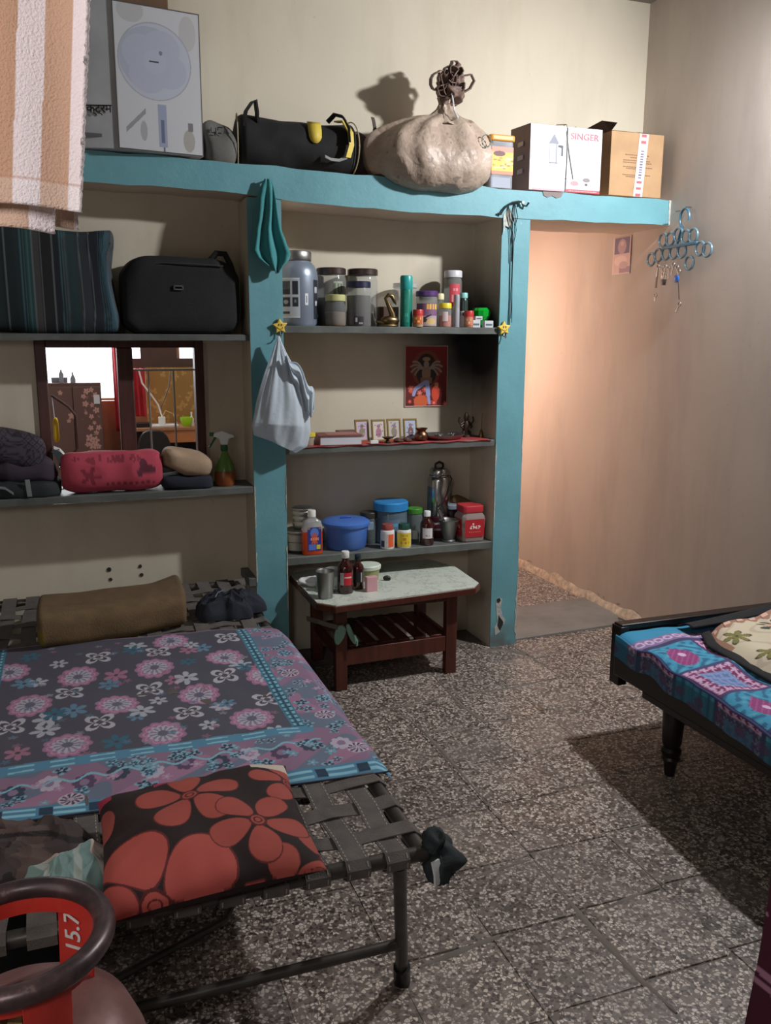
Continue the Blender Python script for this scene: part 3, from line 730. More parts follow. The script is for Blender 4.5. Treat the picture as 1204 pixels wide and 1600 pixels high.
# ============================================================ ON THE LOFT
LZ = 2.245
t = thing('fan_carton','tall white carton printed with a pedestal fan, on the loft behind towel','box',(-.5,.08,2.258))
def quad_prism(A,Bp,Cp,D,z0,z1): return MB().prism([A,Bp,Cp,D],2,z0,z1)
A=(-.652,-.055);B_=(-.320,-.012);C_=(-.36,.225);D_=(-.90,.02)
MB().prism([A,B_,C_,(-.86,.225),D_],2,2.262,2.792).build('carton', col('cardwhite',(170,172,176),.7), t, bevel=.003, world=True)
nu,nv=200,300
U,V=np.meshgrid(np.linspace(0,1,nu),np.linspace(0,1,nv)); Vt=1-V; im=np.ones(U.shape+(3,))*C(184,186,190)
asp=.535/.335
def dd(cx,cy,rx): return ((U-cx)/rx)**2+((Vt-cy)*asp/rx)**2
put(im,disc(U,Vt,.2,.05,.15,.08),C(160,160,160),.6); put(im,disc(U,Vt,.85,.15,.1,.12),C(160,158,156),.5)
put(im,dd(.46,.375,.425)<1,C(150,154,166)); put(im,dd(.46,.375,.412)<1,C(172,177,190)); put(im,(dd(.40,.36,.35)<1)&(dd(.5,.42,.30)>1),C(158,163,178))
for k in range(4):
    a=k*PI/2+.5; put(im,((U-.46-.17*math.cos(a))/.22)**2+(((Vt-.375)*asp-.17*math.sin(a))/.2)**2<1,C(163,169,186))
put(im,dd(.46,.375,.13)<1,C(166,172,188)); put(im,(abs(U-.45)<.055)&(abs(Vt-.375)<.006),C(40,44,52)); put(im,disc(U,Vt,.53,.31,.02,.015),C(110,116,130))
put(im,(abs(U-.52)<.05)&(Vt>.665)&(Vt<.96),C(140,148,172)); put(im,(abs(U-.52)<.022)&(Vt>.77)&(Vt<.93),C(90,98,124)); put(im,(abs(U-.53)<.01)&(Vt>.96)&(Vt<.99),C(90,92,100))
put(im,(abs((U-.2)+(Vt-.80)*1.6)<.03)&(U>.1)&(U<.33),C(130,130,134),.9); put(im,disc(U,Vt,.3,.86,.04,.07),C(140,140,144),.7); put(im,disc(U,Vt,.83,.9,.07,.08),C(150,146,140),.9); put(im,(abs(U-.85)<.03)&(Vt>.77)&(Vt<.83),C(110,108,110))
put(im,(U<.012)|(U>.988)|(Vt<.008)|(Vt>.992),C(70,66,66))
e=np.array(B_)-np.array(A); nrm=np.array([e[1],-e[0]])/np.hypot(*e)*.0035
X=A[0]+e[0]*U+nrm[0]; Y=A[1]+e[1]*U+nrm[1]; Z=2.263+.528*V
gridmesh('fan_print', X,Y,Z, VCP, t, im, world=True)
fang=math.atan2(A[1]-D_[1],A[0]-D_[0])
ncl=Vector((-math.sin(fang+PI),math.cos(fang+PI),0)); ncl=-ncl if ncl.y>0 else ncl
mid=Vector((A[0],A[1],0)).lerp(Vector((D_[0],D_[1],0)),.30)+ncl*.004
text('lettering','पेक्ट्रम',.042,(mid.x,mid.y,2.405),(PI/2,0,fang),col('inkblack',(30,30,34)),t)
MB().box(-.045,.045,-.001,.001,-.006,.006).build('side_print', col('inkgrey',(90,90,94)), t).location=(mid.x+.5-.0,mid.y-.08,2.31-2.258)
o = box('cardboard_box', col('cardbrown',(110,84,64),.8), -.68,-.435,.0,.22,2.795,3.0, None,.003); tag(o,'brown cardboard box stacked on top of the fan carton','box')
# grey sack
t = thing('small_grey_bag','small grey cloth bag with dark lettering between carton and duffel','bag',(-.25,.08,2.25))
blob('body', col('greybag',(98,98,94),.85,bump=.3), (-.248,.08,2.328),(.074,.085,.088),.6,.6,44,26,.02,9,.012,9,parent=t,flat=-.083)
bt=MB(); zx=-.285
for k,(a,b_) in enumerate([((0,.02),(0,0)),((0,0),(.018,.0)),((.018,0),(.018,.02)),((.026,0),(.04,.0)),((.026,.01),(.026,.022)),((.026,.022),(.045,.022)),((.05,0),(.06,.02)),((.06,.02),(.07,0))]):
    bt.tube([(zx+a[0],-.013,2.358+a[1]),(zx+b_[0],-.013,2.358+b_[1])],.0022,5)
bt.build('lettering', col('inkblack',(30,30,34)), t, world=True)
# duffel
t = thing('duffel_bag','black duffel bag with yellow badge and cream piping on the loft','bag',(.08,.1,2.25))
def dufb(p,tt,q):
    if p.z<2.252: p.z=2.25+(p.z-2.25)*.2
    p.z -= .012*math.sin(tt*PI)*(1 if p.z>2.35 else 0); return p
roll('body', M['black'], -.165,.345,.115,2.352,.125,.108,.85,70,44,None,.010,8,.25,parent=t,bend=dufb,ridge=.005,rsc=7)
pip = col('cream_piping',(170,160,130),.6)
for xx,k in ((-.158,1),(.335,1.05)):
    MB().tube([(xx+.02*math.cos(a)*(1 if xx<0 else -.4)+(.0),.115+.128*k*math.cos(a),2.354+.112*k*math.sin(a)) for a in np.linspace(0,2*PI,36)[:-1]],.0028,6,True).build('piping', pip, t, world=True)
yel = col('yellow_badge',(196,172,60),.6)
v=[];f=[];W_=[.008,.020,.027,.029,.029,.029]
for k,(y_,z_) in enumerate(((-.016,2.350),(-.017,2.360),(-.016,2.375),(-.010,2.40),(.001,2.425),(.013,2.440))): v+=[(.150-W_[k],y_,z_),(.150+W_[k],y_,z_)]
for k in range(5): f.append((2*k,2*k+1,2*k+3,2*k+2))
bo=MB().add(v,f).build('badge', yel, t, world=True); sm_=bo.modifiers.new('solid','SOLIDIFY'); sm_.thickness=.004
MB().strip([(-.15,.02,2.40),(-.14,.0,2.455),(-.115,-.005,2.49),(-.10,.0,2.50),(-.09,.02,2.46),(-.088,.03,2.42)],(.0,.025,.004),.008).build('handle_strap', M['black'], t, world=True)
MB().strip([(.255,.03,2.452),(.275,-.02,2.445),(.30,-.03,2.40),(.302,-.035,2.35),(.288,-.03,2.30)],(.012,.004,.0),.006).build('handle_strap', yel, t, world=True)
MB().strip([(.225,.06,2.455),(.245,.02,2.478),(.275,-.0,2.468),(.30,-.02,2.42),(.30,-.03,2.36)],(.01,.016,.0),.008).build('handle_strap', M['black'], t, world=True)
MB().strip([(.19,-.018,2.30),(.215,-.024,2.288),(.25,-.024,2.287),(.285,-.028,2.30)],(0,.002,.006),.004).build('strap', col('whiteedge',(150,150,146)), t, world=True)
# brown bag
t = thing('brown_bag','small dark brown bag with a loop, between duffel and big sack','bag',(.40,.16,2.25))
blob('body', col('dkbrown',(72,60,54),.8,bump=.3), (.395,.165,2.345),(.066,.065,.10),.7,.6,40,24,.014,9,.014,10,parent=t,flat=-.095)
MB().strip([(.455,.12,2.43),(.458,.11,2.46),(.452,.11,2.49),(.448,.112,2.505)],(.008,.004,0),.004).build('loop', col('dkbrown',(72,60,54)), t, world=True)
# big woven sack
t = thing('woven_sack','big brown woven plastic sack with knotted top, bulging over the beam','sack',(.70,.06,2.235))
def sackshape(p):
    a=math.atan2(p.y/.19,p.x/.30); h=(p.z+.165)/.33
    f=(math.sin(6*a+1.2)*.5+math.sin(11*a+2.6)*.35+math.sin(17*a+.4+3*h)*.22)
    am=.006+.030*max(0,h-.15)
    k=1+f*am/.2
    p.x*=k; p.y*=k
    if p.z>0:
        q=(p.z/.16); p.x += .06*q*q; s_=max(.35,1-.30*q**2.2); p.x=(p.x-.06*q*q)*s_+.07*q*q; p.y*=1-.3*q; p.z*=1.0+.10*q
    return p
def sackmat():
    tt=NT('woven_sack_plastic'); c=tt.ramp(tt.noise(9,6,None,.65),[(.3,rgb(150,130,116)),(.7,rgb(184,166,150))])
    c=tt.mix(tt.ramp(tt.noise(20,2),[(.66,(0,0,0)),(.68,(.6,.6,.6))]),c,rgb(112,104,94)); tt.color(c); tt.B.inputs['Roughness'].default_value=.5
    h1=tt.math('ABSOLUTE',tt.math('SUBTRACT',tt.noise(9,2),.5)); h2=tt.math('ABSOLUTE',tt.math('SUBTRACT',tt.noise(26,2),.5)); tt.bump(tt.math('ADD',h1,tt.math('MULTIPLY',h2,.4)),.55,.03); return tt.m
M['sack']=sackmat()
def sackclip(p):
    q=sackshape(p)
    if q.y>-.06+.0 and q.z<-.095: q.z=-.095+ (q.z+.095)*.05
    return q
blob('body', M['sack'], (.695,.055,2.345),(.30,.190,.165),.75,.85,170,100,.014,3,.005,9,parent=t,shape=sackclip)
# gathered neck and knot
neck=MB(); v=[];f=[];n=36
prof=[(.15,2.465),(.10,2.50),(.058,2.53),(.036,2.555),(.03,2.575),(.042,2.60)]
for r_,z in prof:
    for k in range(n):
        a=2*PI*k/n; rr=r_*(1+.16*math.sin(9*a+z*30)); v.append((.765+(z-2.5)*.15+rr*math.cos(a),.055+rr*.8*math.sin(a),z))
for j in range(len(prof)-1):
    for k in range(n): f.append((j*n+k,j*n+(k+1)%n,(j+1)*n+(k+1)%n,(j+1)*n+k))
neck.add(v,f).build('neck', M['sack'], t, world=True)
M['sackd']=mat('sack_knot',(104,82,72),.6,var=.3,scale=30,bump=.5,bscale=80)
blob('knot', M['sackd'], (.785,.04,2.635),(.048,.042,.062),.8,.8,56,40,.03,18,.03,26,parent=t)
blob('knot', M['sackd'], (.80,.04,2.695),(.030,.026,.042),.8,.8,44,30,.02,20,.022,34,parent=t,seed=2)
rk=random.Random(12)
for (cx,cz,rx_,rz_,ph) in ((.722,2.655,.036,.036,.2),(.745,2.675,.030,.030,1.5),(.80,2.715,.028,.036,.8),(.765,2.655,.036,.050,2.1),(.815,2.665,.028,.045,.5),(.75,2.62,.035,.022,.1),(.81,2.63,.035,.022,2.9),(.785,2.69,.036,.036,4.)):
    pts=[(cx+rx_*math.cos(a+ph)*(1+.15*math.sin(3*a)),.02+.014*math.sin(2*a+ph)+rk.uniform(-.008,.008),cz+rz_*math.sin(a+ph)) for a in np.linspace(0,1.8*PI,13)]
    MB().strip(pts,(.003,.022,.006),.004).build('knot_fold', M['sackd'], t, world=True)
MB().strip([(.84,.03,2.62),(.875,.02,2.64),(.895,.02,2.675),(.88,.02,2.70),(.855,.03,2.695),(.83,.03,2.69)],(.0,.012,.004),.005).build('knot_loop', M['sackd'], t, world=True)
MB().tube([(.775,.0,2.63),(.782,-.01,2.57),(.775,-.035,2.53),(.785,-.06,2.49)],.0035,6).build('tie_string', M['whitecloth'], t, world=True)
gp=col('greenprint',(92,112,104),.6)
b=MB(); r=random.Random(5)
for k in range(9):
    a=k*2*PI/9; b.tube([(.905+.022*math.cos(a),-.10,2.40+.026*math.sin(a)),(.905+.022*math.cos(a+.5),-.10,2.40+.026*math.sin(a+.5))],.0028,5)
b.build('green_print', gp, t, world=True)
# yellow-lid jar
def jarbody(t, prof, m, n=28, name='body', **k): return MB().lathe(prof,n,**k).build(name,m,t)
t = thing('snack_jar','yellow lidded clear jar with yellow label beside the big sack','jar',(1.042,.07,2.226))
MB().prism([(-.06,-.05),(-.05,-.06),(.05,-.06),(.06,-.05),(.06,.05),(.05,.06),(-.05,.06),(-.06,.05)],2,.0,.205).build('body', clear('clear_pl',(190,196,204),.45), t, bevel=.004)
MB().prism([(-.05,-.05),(.05,-.05),(.05,.05),(-.05,.05)],2,.005,.05).build('contents', col('greyblue',(150,160,184),.5), t)
MB().prism([(-.066,-.055),(-.055,-.066),(.055,-.066),(.066,-.055),(.066,.055),(.055,.066),(-.055,.066),(-.066,.055)],2,.205,.232).build('lid', col('yelid',(214,150,60),.45), t, bevel=.006)
U,V=np.meshgrid(np.linspace(0,1,50),np.linspace(0,1,60)); im=np.ones(U.shape+(3,))*C(206,176,66)
put(im,V>.8,C(190,130,110)); put(im,disc(U,V,.35,.75,.28,.1),C(90,40,40)); put(im,V<.12,C(196,120,90))
r=random.Random(2)
for k in range(26): put(im,disc(U,V,r.random(),r.uniform(.15,.65),.08,.03),C(*r.choice([(226,200,90),(170,130,50),(230,214,150),(150,110,60)])))
X=-.055+.11*U; gridmesh('label', X, np.full(X.shape,-.0625), .06+.12*V, VCP, t, im)
Y=-.055+.11*U; gridmesh('label', np.full(X.shape,-.0625), Y, .06+.12*V, VCP, t, im)
# white juicer box
t = thing('appliance_box','white carton printed with a steel juicer jug, tied with string','box',(1.37,.06,2.226))
MB().prism([(-.195,-.062),(.19,-.062),(.19,.09),(-.215,.09)],2,0,.292).build('carton', col('boxside',(122,104,98),.7), t, bevel=.002)
U,V=np.meshgrid(np.linspace(0,1,180),np.linspace(0,1,140)); Vt=1-V; im=np.ones(U.shape+(3,))*C(222,222,234)
put(im,disc(U,Vt,.3,.4,.25,.35),C(206,208,222),.6)
put(im,(abs(U-.32)<.065-.02*(Vt-.3))&(Vt>.28)&(Vt<.58),C(176,180,192)); put(im,(abs(U-.30)<.008)&(Vt>.28)&(Vt<.56),C(236,238,244)); put(im,(abs(U-.36)<.008)&(Vt>.28)&(Vt<.56),C(90,94,104)); put(im,(abs(U-.26)<.005)&(Vt>.26)&(Vt<.56),C(120,122,132))
put(im,(abs(U-.325)<.075*(Vt-.12)/.16)&(Vt>.13)&(Vt<.28),C(110,114,126)); put(im,(abs(U-.44)<.014)&(Vt>.30)&(Vt<.46),C(40,42,50)); put(im,(abs(Vt-.31-.1*(U-.4))<.02)&(U>.38)&(U<.45),C(40,42,50)); put(im,(abs(Vt-.57)<.01)&(abs(U-.32)<.06),C(100,104,114))
put(im,(Vt>.78)&(np.sin(U*40)+np.sin(U*17+2)>.2-3*(Vt-.78)),C(190,184,196),.6); put(im,(abs(Vt-.80)<.012)&(abs(U-.50)<.05),C(130,130,140),.7)
put(im,disc(U,Vt,.80,.85,.055,.07),C(206,206,214)); put(im,disc(U,Vt,.80,.80,.055,.035),C(120,110,116)); put(im,(abs(U-.8)<.02)&(abs(Vt-.87)<.02),C(70,60,66)); put(im,disc(U,Vt,.63,.86,.06,.04),C(176,130,134))
put(im,(Vt>.955)&(U>.5),C(206,60,74)); put(im,(Vt>.97)&(U<=.5),C(190,150,160)); put(im,(abs(Vt-.978)<.006)&(U>.55)&(U<.95)&(np.sin(U*300)>0),C(240,220,224))
for k in range(5): put(im,(abs(Vt-.40-.04*k)<.006)&(abs(U-.78)<.10-.01*(k%3)),C(196,198,208))
put(im,(abs(Vt-.24)<.012)&(U>.82)&(U<.95)&(np.sin(U*240)>-.4),C(150,152,166)); put(im,(U<.04)&(np.sin(Vt*40)>.3),C(200,198,204))
X=-.193+.383*U; gridmesh('front_print', X, np.full(X.shape,-.0640), .002+.288*V, VCP, t, im)
text('lettering','SINGER',.040,(.095,-.0655,.250),(PI/2,0,0),col('redink',(176,70,86)),t,world=False,sx=1.15)
MB().tube([(.0,-.067,.0),(.002,-.068,.15),(.0,-.068,.28),(-.005,-.06,.30),(-.02,0,.31),(-.03,.05,.30)],.002,5).build('string', col('string',(110,108,96)), t)
MB().tube([(.04,-.067,.06),(.015,-.068,.16),(-.004,-.068,.26),(-.012,-.05,.30)],.002,5).build('string', col('string',(110,108,96)), t)
for k in range(3): MB().box(-.208,-.204,-.02,.03,.08+.06*k,.10+.06*k).build('side_mark', col('boxmark',(170,160,156)), t)
# cardboard carton
t = thing('cardboard_carton','brown cardboard carton sealed with white lettered tape, at loft right end','box',(1.77,.08,2.23))
card=col('cardboard',(172,138,102),.8)
MB().prism([(-.152,-.075),(.148,-.075),(.14,.14),(-.18,.14)],2,0,.292).build('carton', card, t, bevel=.002)
dk=col('cardinner',(96,76,62),.85)
MB().add([(-.155,-.075,.29),(-.17,.14,.29),(-.215,.12,.315),(-.20,-.06,.335),(-.12,-.07,.33)],[(0,1,2,3,4)]).build('flap', dk, t)
MB().add([(-.155,-.07,.295),(.14,-.075,.292),(.13,.12,.318),(-.10,.12,.322)],[(0,1,2,3)]).build('flap', col('cardtop',(150,124,98),.8), t)
MB().add([(-.30,.0,.29),(-.20,.0,.30),(-.19,.05,.31),(-.28,.05,.325)],[(0,1,2,3)]).build('flap', dk, t)
U,V=np.meshgrid(np.linspace(0,1,30),np.linspace(0,1,150)); im=np.ones(U.shape+(3,))*C(214,196,194)
put(im,(np.sin(V*60)>.2)&(abs(U-.5)<.28)&((V<.25)|(V>.78)),C(170,90,96)); put(im,(np.sin(V*150)>.0)&(abs(U-.5)<.16)&(V>.28)&(V<.75),C(90,96,130))
xc=.012+.02*V; X=xc+.052*(U-.5); gridmesh('tape', X, np.full(X.shape,-.0765), .0+.29*V, VCP, t, im)
X2=.03+.052*(U-.5); gridmesh('tape', X2, -.0765+.12*V, .294+.026*V, VCP, t, im)
b=MB()
for zz,x0,x1 in [(.19,-.07,.06),(.178,-.04,.05),(.165,-.08,.07),(.155,-.08,.08),(.135,-.08,-.01),(.128,-.06,-.01),(.098,-.08,-.01),(.09,-.06,-.01),(.135,.05,.08),(.10,.05,.08)]:
    x=x0
    while x<x1:
        w_=random.uniform(.004,.012); b.box(x,x+w_,-.0762,-.0752,zz-.002,zz+.002); x+=w_+.003
po=b.build('printed_lines', col('boxink',(120,88,62)), t, smooth=False); po['kind']='stuff'

# ============================================================ NICHE, TOP SHELF
CAMX, CAMY = -.891, -3.76
def toward(x,y): return math.atan2(CAMY-y, CAMX-x)
def arc_label(t, x, y, r, z0, z1, span, painter, name='label', off=0, n=36, m=60):
    """printed wrap label on a round body; painter(U,V)->rgb"""
    a = toward(x,y)+off; U,V=np.meshgrid(np.linspace(0,1,n),np.linspace(0,1,m)); im=painter(U,V)
    A=a-span/2+span*U; return gridmesh(name, (r+.0012)*np.cos(A), (r+.0012)*np.sin(A), z0+(z1-z0)*V, VCP, t, im)
def plain(c, marks=()):
    def f(U,V):
        im=np.ones(U.shape+(3,))*C(*c)
        for (u,v,w,h,cc) in marks: put(im,(abs(U-u)<w/2)&(abs(V-v)<h/2),C(*cc))
        return im
    return f
def squig(c, ink, rows):
    def f(U,V):
        im=np.ones(U.shape+(3,))*C(*c)
        for (v,h,u0,u1,fr) in rows: put(im,(abs(V-v)<h)&(U>u0)&(U<u1)&(np.sin(U*fr)+.5*np.sin(U*fr*2.7+v*9)>-.2),C(*ink))
        return im
    return f
def jar(name,label,cat,x,yf,z,w,h,bodym,lidm,lidh=.02,shape='straight',neck=.85,cont=None,conth=.5,lab=None,lidw=None,group=None):
    r=w/2; y=yf+r; t=thing(name,label,cat,(x,y,z)); hb=h-lidh
    lw=lidw or r*neck*1.08
    if shape=='straight': pr=[(0,0),(r*.94,0),(r,.006),(r,hb*.88),(r*.97,hb*.93),(r*neck,hb*.97),(r*neck,hb)]
    elif shape=='round': pr=[(0,0),(r*.8,0),(r*.93,hb*.08),(r,hb*.3),(r,hb*.6),(r*.93,hb*.8),(r*neck,hb*.92),(r*neck,hb)]
    elif shape=='bottle': pr=[(0,0),(r*.94,0),(r,.006),(r,hb*.62),(r*.9,hb*.72),(r*neck,hb*.84),(r*neck,hb)]
    MB().lathe(pr,28).build('body',bodym,t)
    MB().lathe([(r*neck*.98,hb-.002),(lw,hb-.002),(lw*1.0,hb+lidh*.85),(lw*.93,hb+lidh),(0,hb+lidh)],28).build('lid',lidm,t)
    if cont is not None:
        hc=hb*conth; MB().lathe([(0,.003),(r*.9,.003),(r*.94,.01),(r*(.94 if shape!='round' else .88),hc),(0,hc+.004)],24).build('contents',cont,t)
    if lab: arc_label(t,x,y,r,lab[0]*hb,lab[1]*hb,lab[2],lab[3],off=lab[4] if len(lab)>4 else 0)
    return t
Z1=1.597
cl=clear('clear_pet',(176,180,176),.30); gl=clear('clear_glass',(170,176,174),.28,.04)
def tubmat():
    return mat('tub_silver',(132,144,160),.35,.35,var=.04)
t=thing('protein_tub','big silver grey plastic tub with screw lid at left of top shelf','tub',(.092,.128,Z1))
R=.097; MB().lathe([(0,0),(R*.93,0),(R,.012),(R,.215),(R*.97,.238),(R*.86,.262),(R*.70,.278),(R*.66,.283),(R*.66,.288)],40).build('body',tubmat(),t)
MB().lathe([(R*.70,.283),(R*.72,.286),(R*.72,.318),(R*.68,.324),(0,.324)],40).build('lid',M['steel_dull'],t)
def tublabel(U,V):
    im=np.ones(U.shape+(3,))*C(176,184,190)
    for (u0,u1,v0,v1,cc) in [(.22,.60,.58,.93,(34,38,48)),(.66,.93,.58,.93,(34,38,48)),(.22,.60,.28,.52,(34,38,48)),(.66,.93,.28,.52,(34,38,48)),(.02,.14,.72,.95,(34,38,48)),(.02,.14,.3,.33,(60,60,70)),(.22,.55,.10,.16,(60,64,74))]:
        put(im,(U>u0)&(U<u1)&(V>v0)&(V<v1),C(*cc))
    for k in range(9): put(im,(abs(V-(.62+.035*k))<.004)&(U>.25)&(U<.57)&(np.sin(U*120+k)>0),C(120,126,134))
    put(im,disc(U,V,.38,.40,.11,.05),C(150,156,164)); put(im,disc(U,V,.8,.42,.05,.04),C(120,126,134)); put(im,(abs(U-.62)<.008),C(190,196,204)); put(im,(V>.97)|(V<.02),C(206,210,216))
    return im
arc_label(t,.092,.128,R,.035,.205,1.05,tublabel,off=-.36)
arc_label(t,.092,.128,R,.09,.14,.16,plain((214,216,220),[(.5,.5,.3,.6,(70,74,84))]),off=.48)
arc_label(t,.092,.128,R,.03,.20,.4,squig((30,34,46),(220,222,226),[(.75,.08,.1,.7,30),(.4,.06,.2,.8,22)]),off=1.1)
bl=col('lid_brown',(56,40,36),.35)
jar('plastic_jar','tall clear jar with dark brown lid, right behind the silver tub','jar',.272,.115,Z1,.137,.262,cl,bl,.026,neck=.92,cont=col('dark_spice',(74,62,54),.8),conth=.55,lab=(.45,.85,.7,squig((150,156,138),(90,100,84),[(.3,.2,0,1,12),(.7,.2,0,1,17)]),.5))
jar('glass_jar','small round glass jar with pale yellow-green lid in front of tall jar','jar',.254,.01,Z1,.098,.138,gl,col('lid_pale',(190,190,130),.45),.026,'round',.86,col('brown_pd',(110,92,74),.8),.55)
jar('plastic_jar','tall clear jar with dark brown lid, right of centre-left pair on top shelf','jar',.425,.115,Z1,.142,.262,cl,bl,.026,neck=.93)
jar('plastic_jar','clear jar with navy blue lid holding dark sticks, on top shelf','jar',.366,.008,Z1,.112,.198,cl,col('lid_navy',(30,34,66),.4),.024,neck=.90,cont=col('dark_stick',(46,40,46),.7),conth=.78,lab=(.04,.25,.8,squig((50,46,52),(200,200,200),[(.6,.25,.15,.35,9),(.2,.1,.5,.9,60)])))
t=thing('brass_swan','small brass swan figurine with arched neck on top shelf','figurine',(.505,.06,Z1))
MB().tube([(.025,0,.03),(.02,-.002,.06),(.0,-.004,.10),(-.012,-.004,.128),(.0,-.004,.142),(.018,-.004,.138),(.030,-.004,.115),(.038,-.004,.10)],[.017,.014,.010,.009,.009,.010,.007,.003],10).build('neck',M['brass'],t)
blob('body',M['brass'],(.515,.06,Z1+.028),(.045,.024,.024),1,1,24,16,parent=t,shape=None)
MB().tube([(.0,0,.025),(-.03,0,.016),(-.06,0,.024)],[.018,.012,.003],10).build('tail',M['brass'],t)
blob('foot',M['brass'],(.505,.055,Z1+.006),(.05,.02,.007),.8,1,24,10,parent=t)
t=thing('brown_carton','brown carton standing behind the brass swan on top shelf','box',(.55,.2,Z1)); box('carton',col('carton_br',(80,54,42),.7),.505,.60,.17,.25,Z1,Z1+.094,t,.002,True)
t=thing('spray_can','slim teal green aerosol can on top shelf','can',(.593,.055,Z1))
MB().lathe([(0,0),(.027,0),(.028,.005),(.028,.165),(.026,.172)],26).build('can_body',col('tealcan',(20,120,104),.3),t)
MB().lathe([(.0265,.165),(.029,.170),(.029,.222),(.025,.230),(0,.231)],26).build('cap',col('tealcap',(40,150,146),.35),t)
arc_label(t,.593,.055,.028,.02,.15,.9,squig((24,128,108),(70,170,150),[(.25,.06,.2,.9,20),(.7,.1,.3,.7,9)]))
jar('glass_jar','wide clear glass jar behind the teal can on top shelf','jar',.64,.125,Z1,.135,.205,gl,col('lid_clear',(196,200,198),.3,alpha=.6,var=0),.02,neck=.8)
sg=lambda a,b_: squig(a,b_,[(.3,.12,.1,.9,14),(.65,.15,.1,.8,9)])
jar('spice_bottle','short red-capped spice bottle with orange label in front of purple jar','bottle',.640,.0,Z1,.047,.078,col('spice_body',(176,150,120),.4),col('lid_red',(180,44,44),.4),.026,neck=.95,lab=(.25,.98,1.8,sg((200,90,50),(230,190,90))))
def purplab(U,V):
    im=np.ones(U.shape+(3,))*C(120,84,120); put(im,V<.45,C(170,150,156)); put(im,(abs(V-.85)<.12)&(U>.45)&(np.sin(U*50)>-.3),C(230,180,60)); put(im,disc(U,V,.35,.25,.2,.1),C(60,44,44)); put(im,disc(U,V,.7,.2,.2,.14),C(196,170,110)); put(im,(abs(V-.3-.5*(U-.3))<.04)&(U>.1)&(U<.7),C(40,30,30)); return im
jar('plastic_jar','clear jar with purple lid and purple label on top shelf','jar',.706,.03,Z1,.102,.165,cl,col('lid_purple',(84,50,110),.4),.022,neck=.94,cont=col('dates',(120,100,104),.8),conth=.4,lab=(.04,.75,2.2,purplab))
jar('small_jar','small clear jar with cream lid behind purple-lidded jar','jar',.800,.125,Z1,.040,.158,cl,col('lid_cream',(222,214,170),.4),.026,neck=.95)
jar('spice_jar','clear jar with bright yellow lid and pink label on top shelf','jar',.785,.015,Z1,.060,.110,cl,col('lid_yellow',(222,200,50),.4),.022,neck=.93,cont=col('pinkpd',(206,110,90),.7),conth=.6,lab=(.3,.8,.9,plain((206,186,186))))
jar('small_jar','tiny red pot tucked behind the yellow-lidded jar','jar',.812,.06,Z1,.040,.055,col('redpot',(150,30,44),.4),col('redpot',(150,30,44)),.01)
jar('tall_jar','tall clear jar with white cap and red label, tallest at shelf right','jar',.880,.13,Z1,.088,.268,cl,col('lid_white',(196,196,200),.4),.030,neck=.92,lab=(.42,.86,1.2,squig((196,70,84),(226,150,150),[(.35,.16,.2,.9,8),(.75,.06,.2,.8,20)]),.25))
t=thing('grey_tube','slim upright grey and white tube before the tall jar','tube',(.832,.02,Z1)); MB().lathe([(0,0),(.014,0),(.014,.14),(.012,.148),(0,.15)],16).build('body',col('greytube',(150,152,158),.4),t)
jar('small_bottle','dark bottle with pale teal cap and white label on top shelf','bottle',.888,.045,Z1,.042,.160,col('dkgreen_b',(40,56,50),.3),col('lid_teal',(130,190,186),.4),.022,neck=.85,lab=(.02,.55,1.8,squig((196,202,204),(70,80,90),[(.8,.1,.1,.9,16),(.4,.2,.6,.8,9)])))
jar('spice_bottle','short red-capped spice bottle nearest the green glass at shelf right','bottle',.899,.005,Z1,.044,.076,col('spice_body2',(170,120,90),.4),col('lid_red',(180,44,44)),.026,neck=.95,lab=(.2,.98,1.6,sg((196,120,90),(222,180,150))))
for x,y,w,h,z,lab in ((.934,.02,.045,.034,Z1,'small white carton lying under another, left of green glass'),(.949,.02,.036,.018,Z1+.034,'tiny white carton on top of the small white one'),(.998,.012,.045,.032,Z1,'small lilac printed carton in front of green glass')):
    t=thing('small_carton',lab,'box',(x,y,z)); box('carton',col('smallbox',(196,200,204),.6),x-w/2,x+w/2,y,y+.03,z,z+h,t,.001,True); box('band',col('smallband',(80,100,110),.6),x-w/2+.006,x+w/2-.006,y-.001,y+.001,z+h*.3,z+h*.55,t,0,True)
t=thing('green_glass','bright green faceted glass bowl at right end of top shelf','glass',(.995,.09,Z1)); 
gg=mat('green_glass',(10,170,50),.08,var=0,alpha=.8,coat=.5)
v=[];f=[];n=12;pr=[(.022,0),(.030,.01),(.030,.03),(.044,.055),(.046,.08),(.036,.093)]
for r_,z in pr:
    for k in range(n): a=2*PI*(k+.5*(z>.05))/n; v.append((r_*math.cos(a),r_*math.sin(a),z))
for j in range(len(pr)-1):
    for k in range(n): f.append((j*n+k,j*n+(k+1)%n,(j+1)*n+(k+1)%n,(j+1)*n+k))
MB().add(v,f+[tuple(range(n))]).build('bowl',gg,t,smooth=False)
jar('small_jar','low dark green pot left of the green glass bowl','jar',.945,.09,Z1,.052,.062,col('dkgreenpot',(14,70,34),.3),col('dkgreenpot',(14,70,34)),.012)

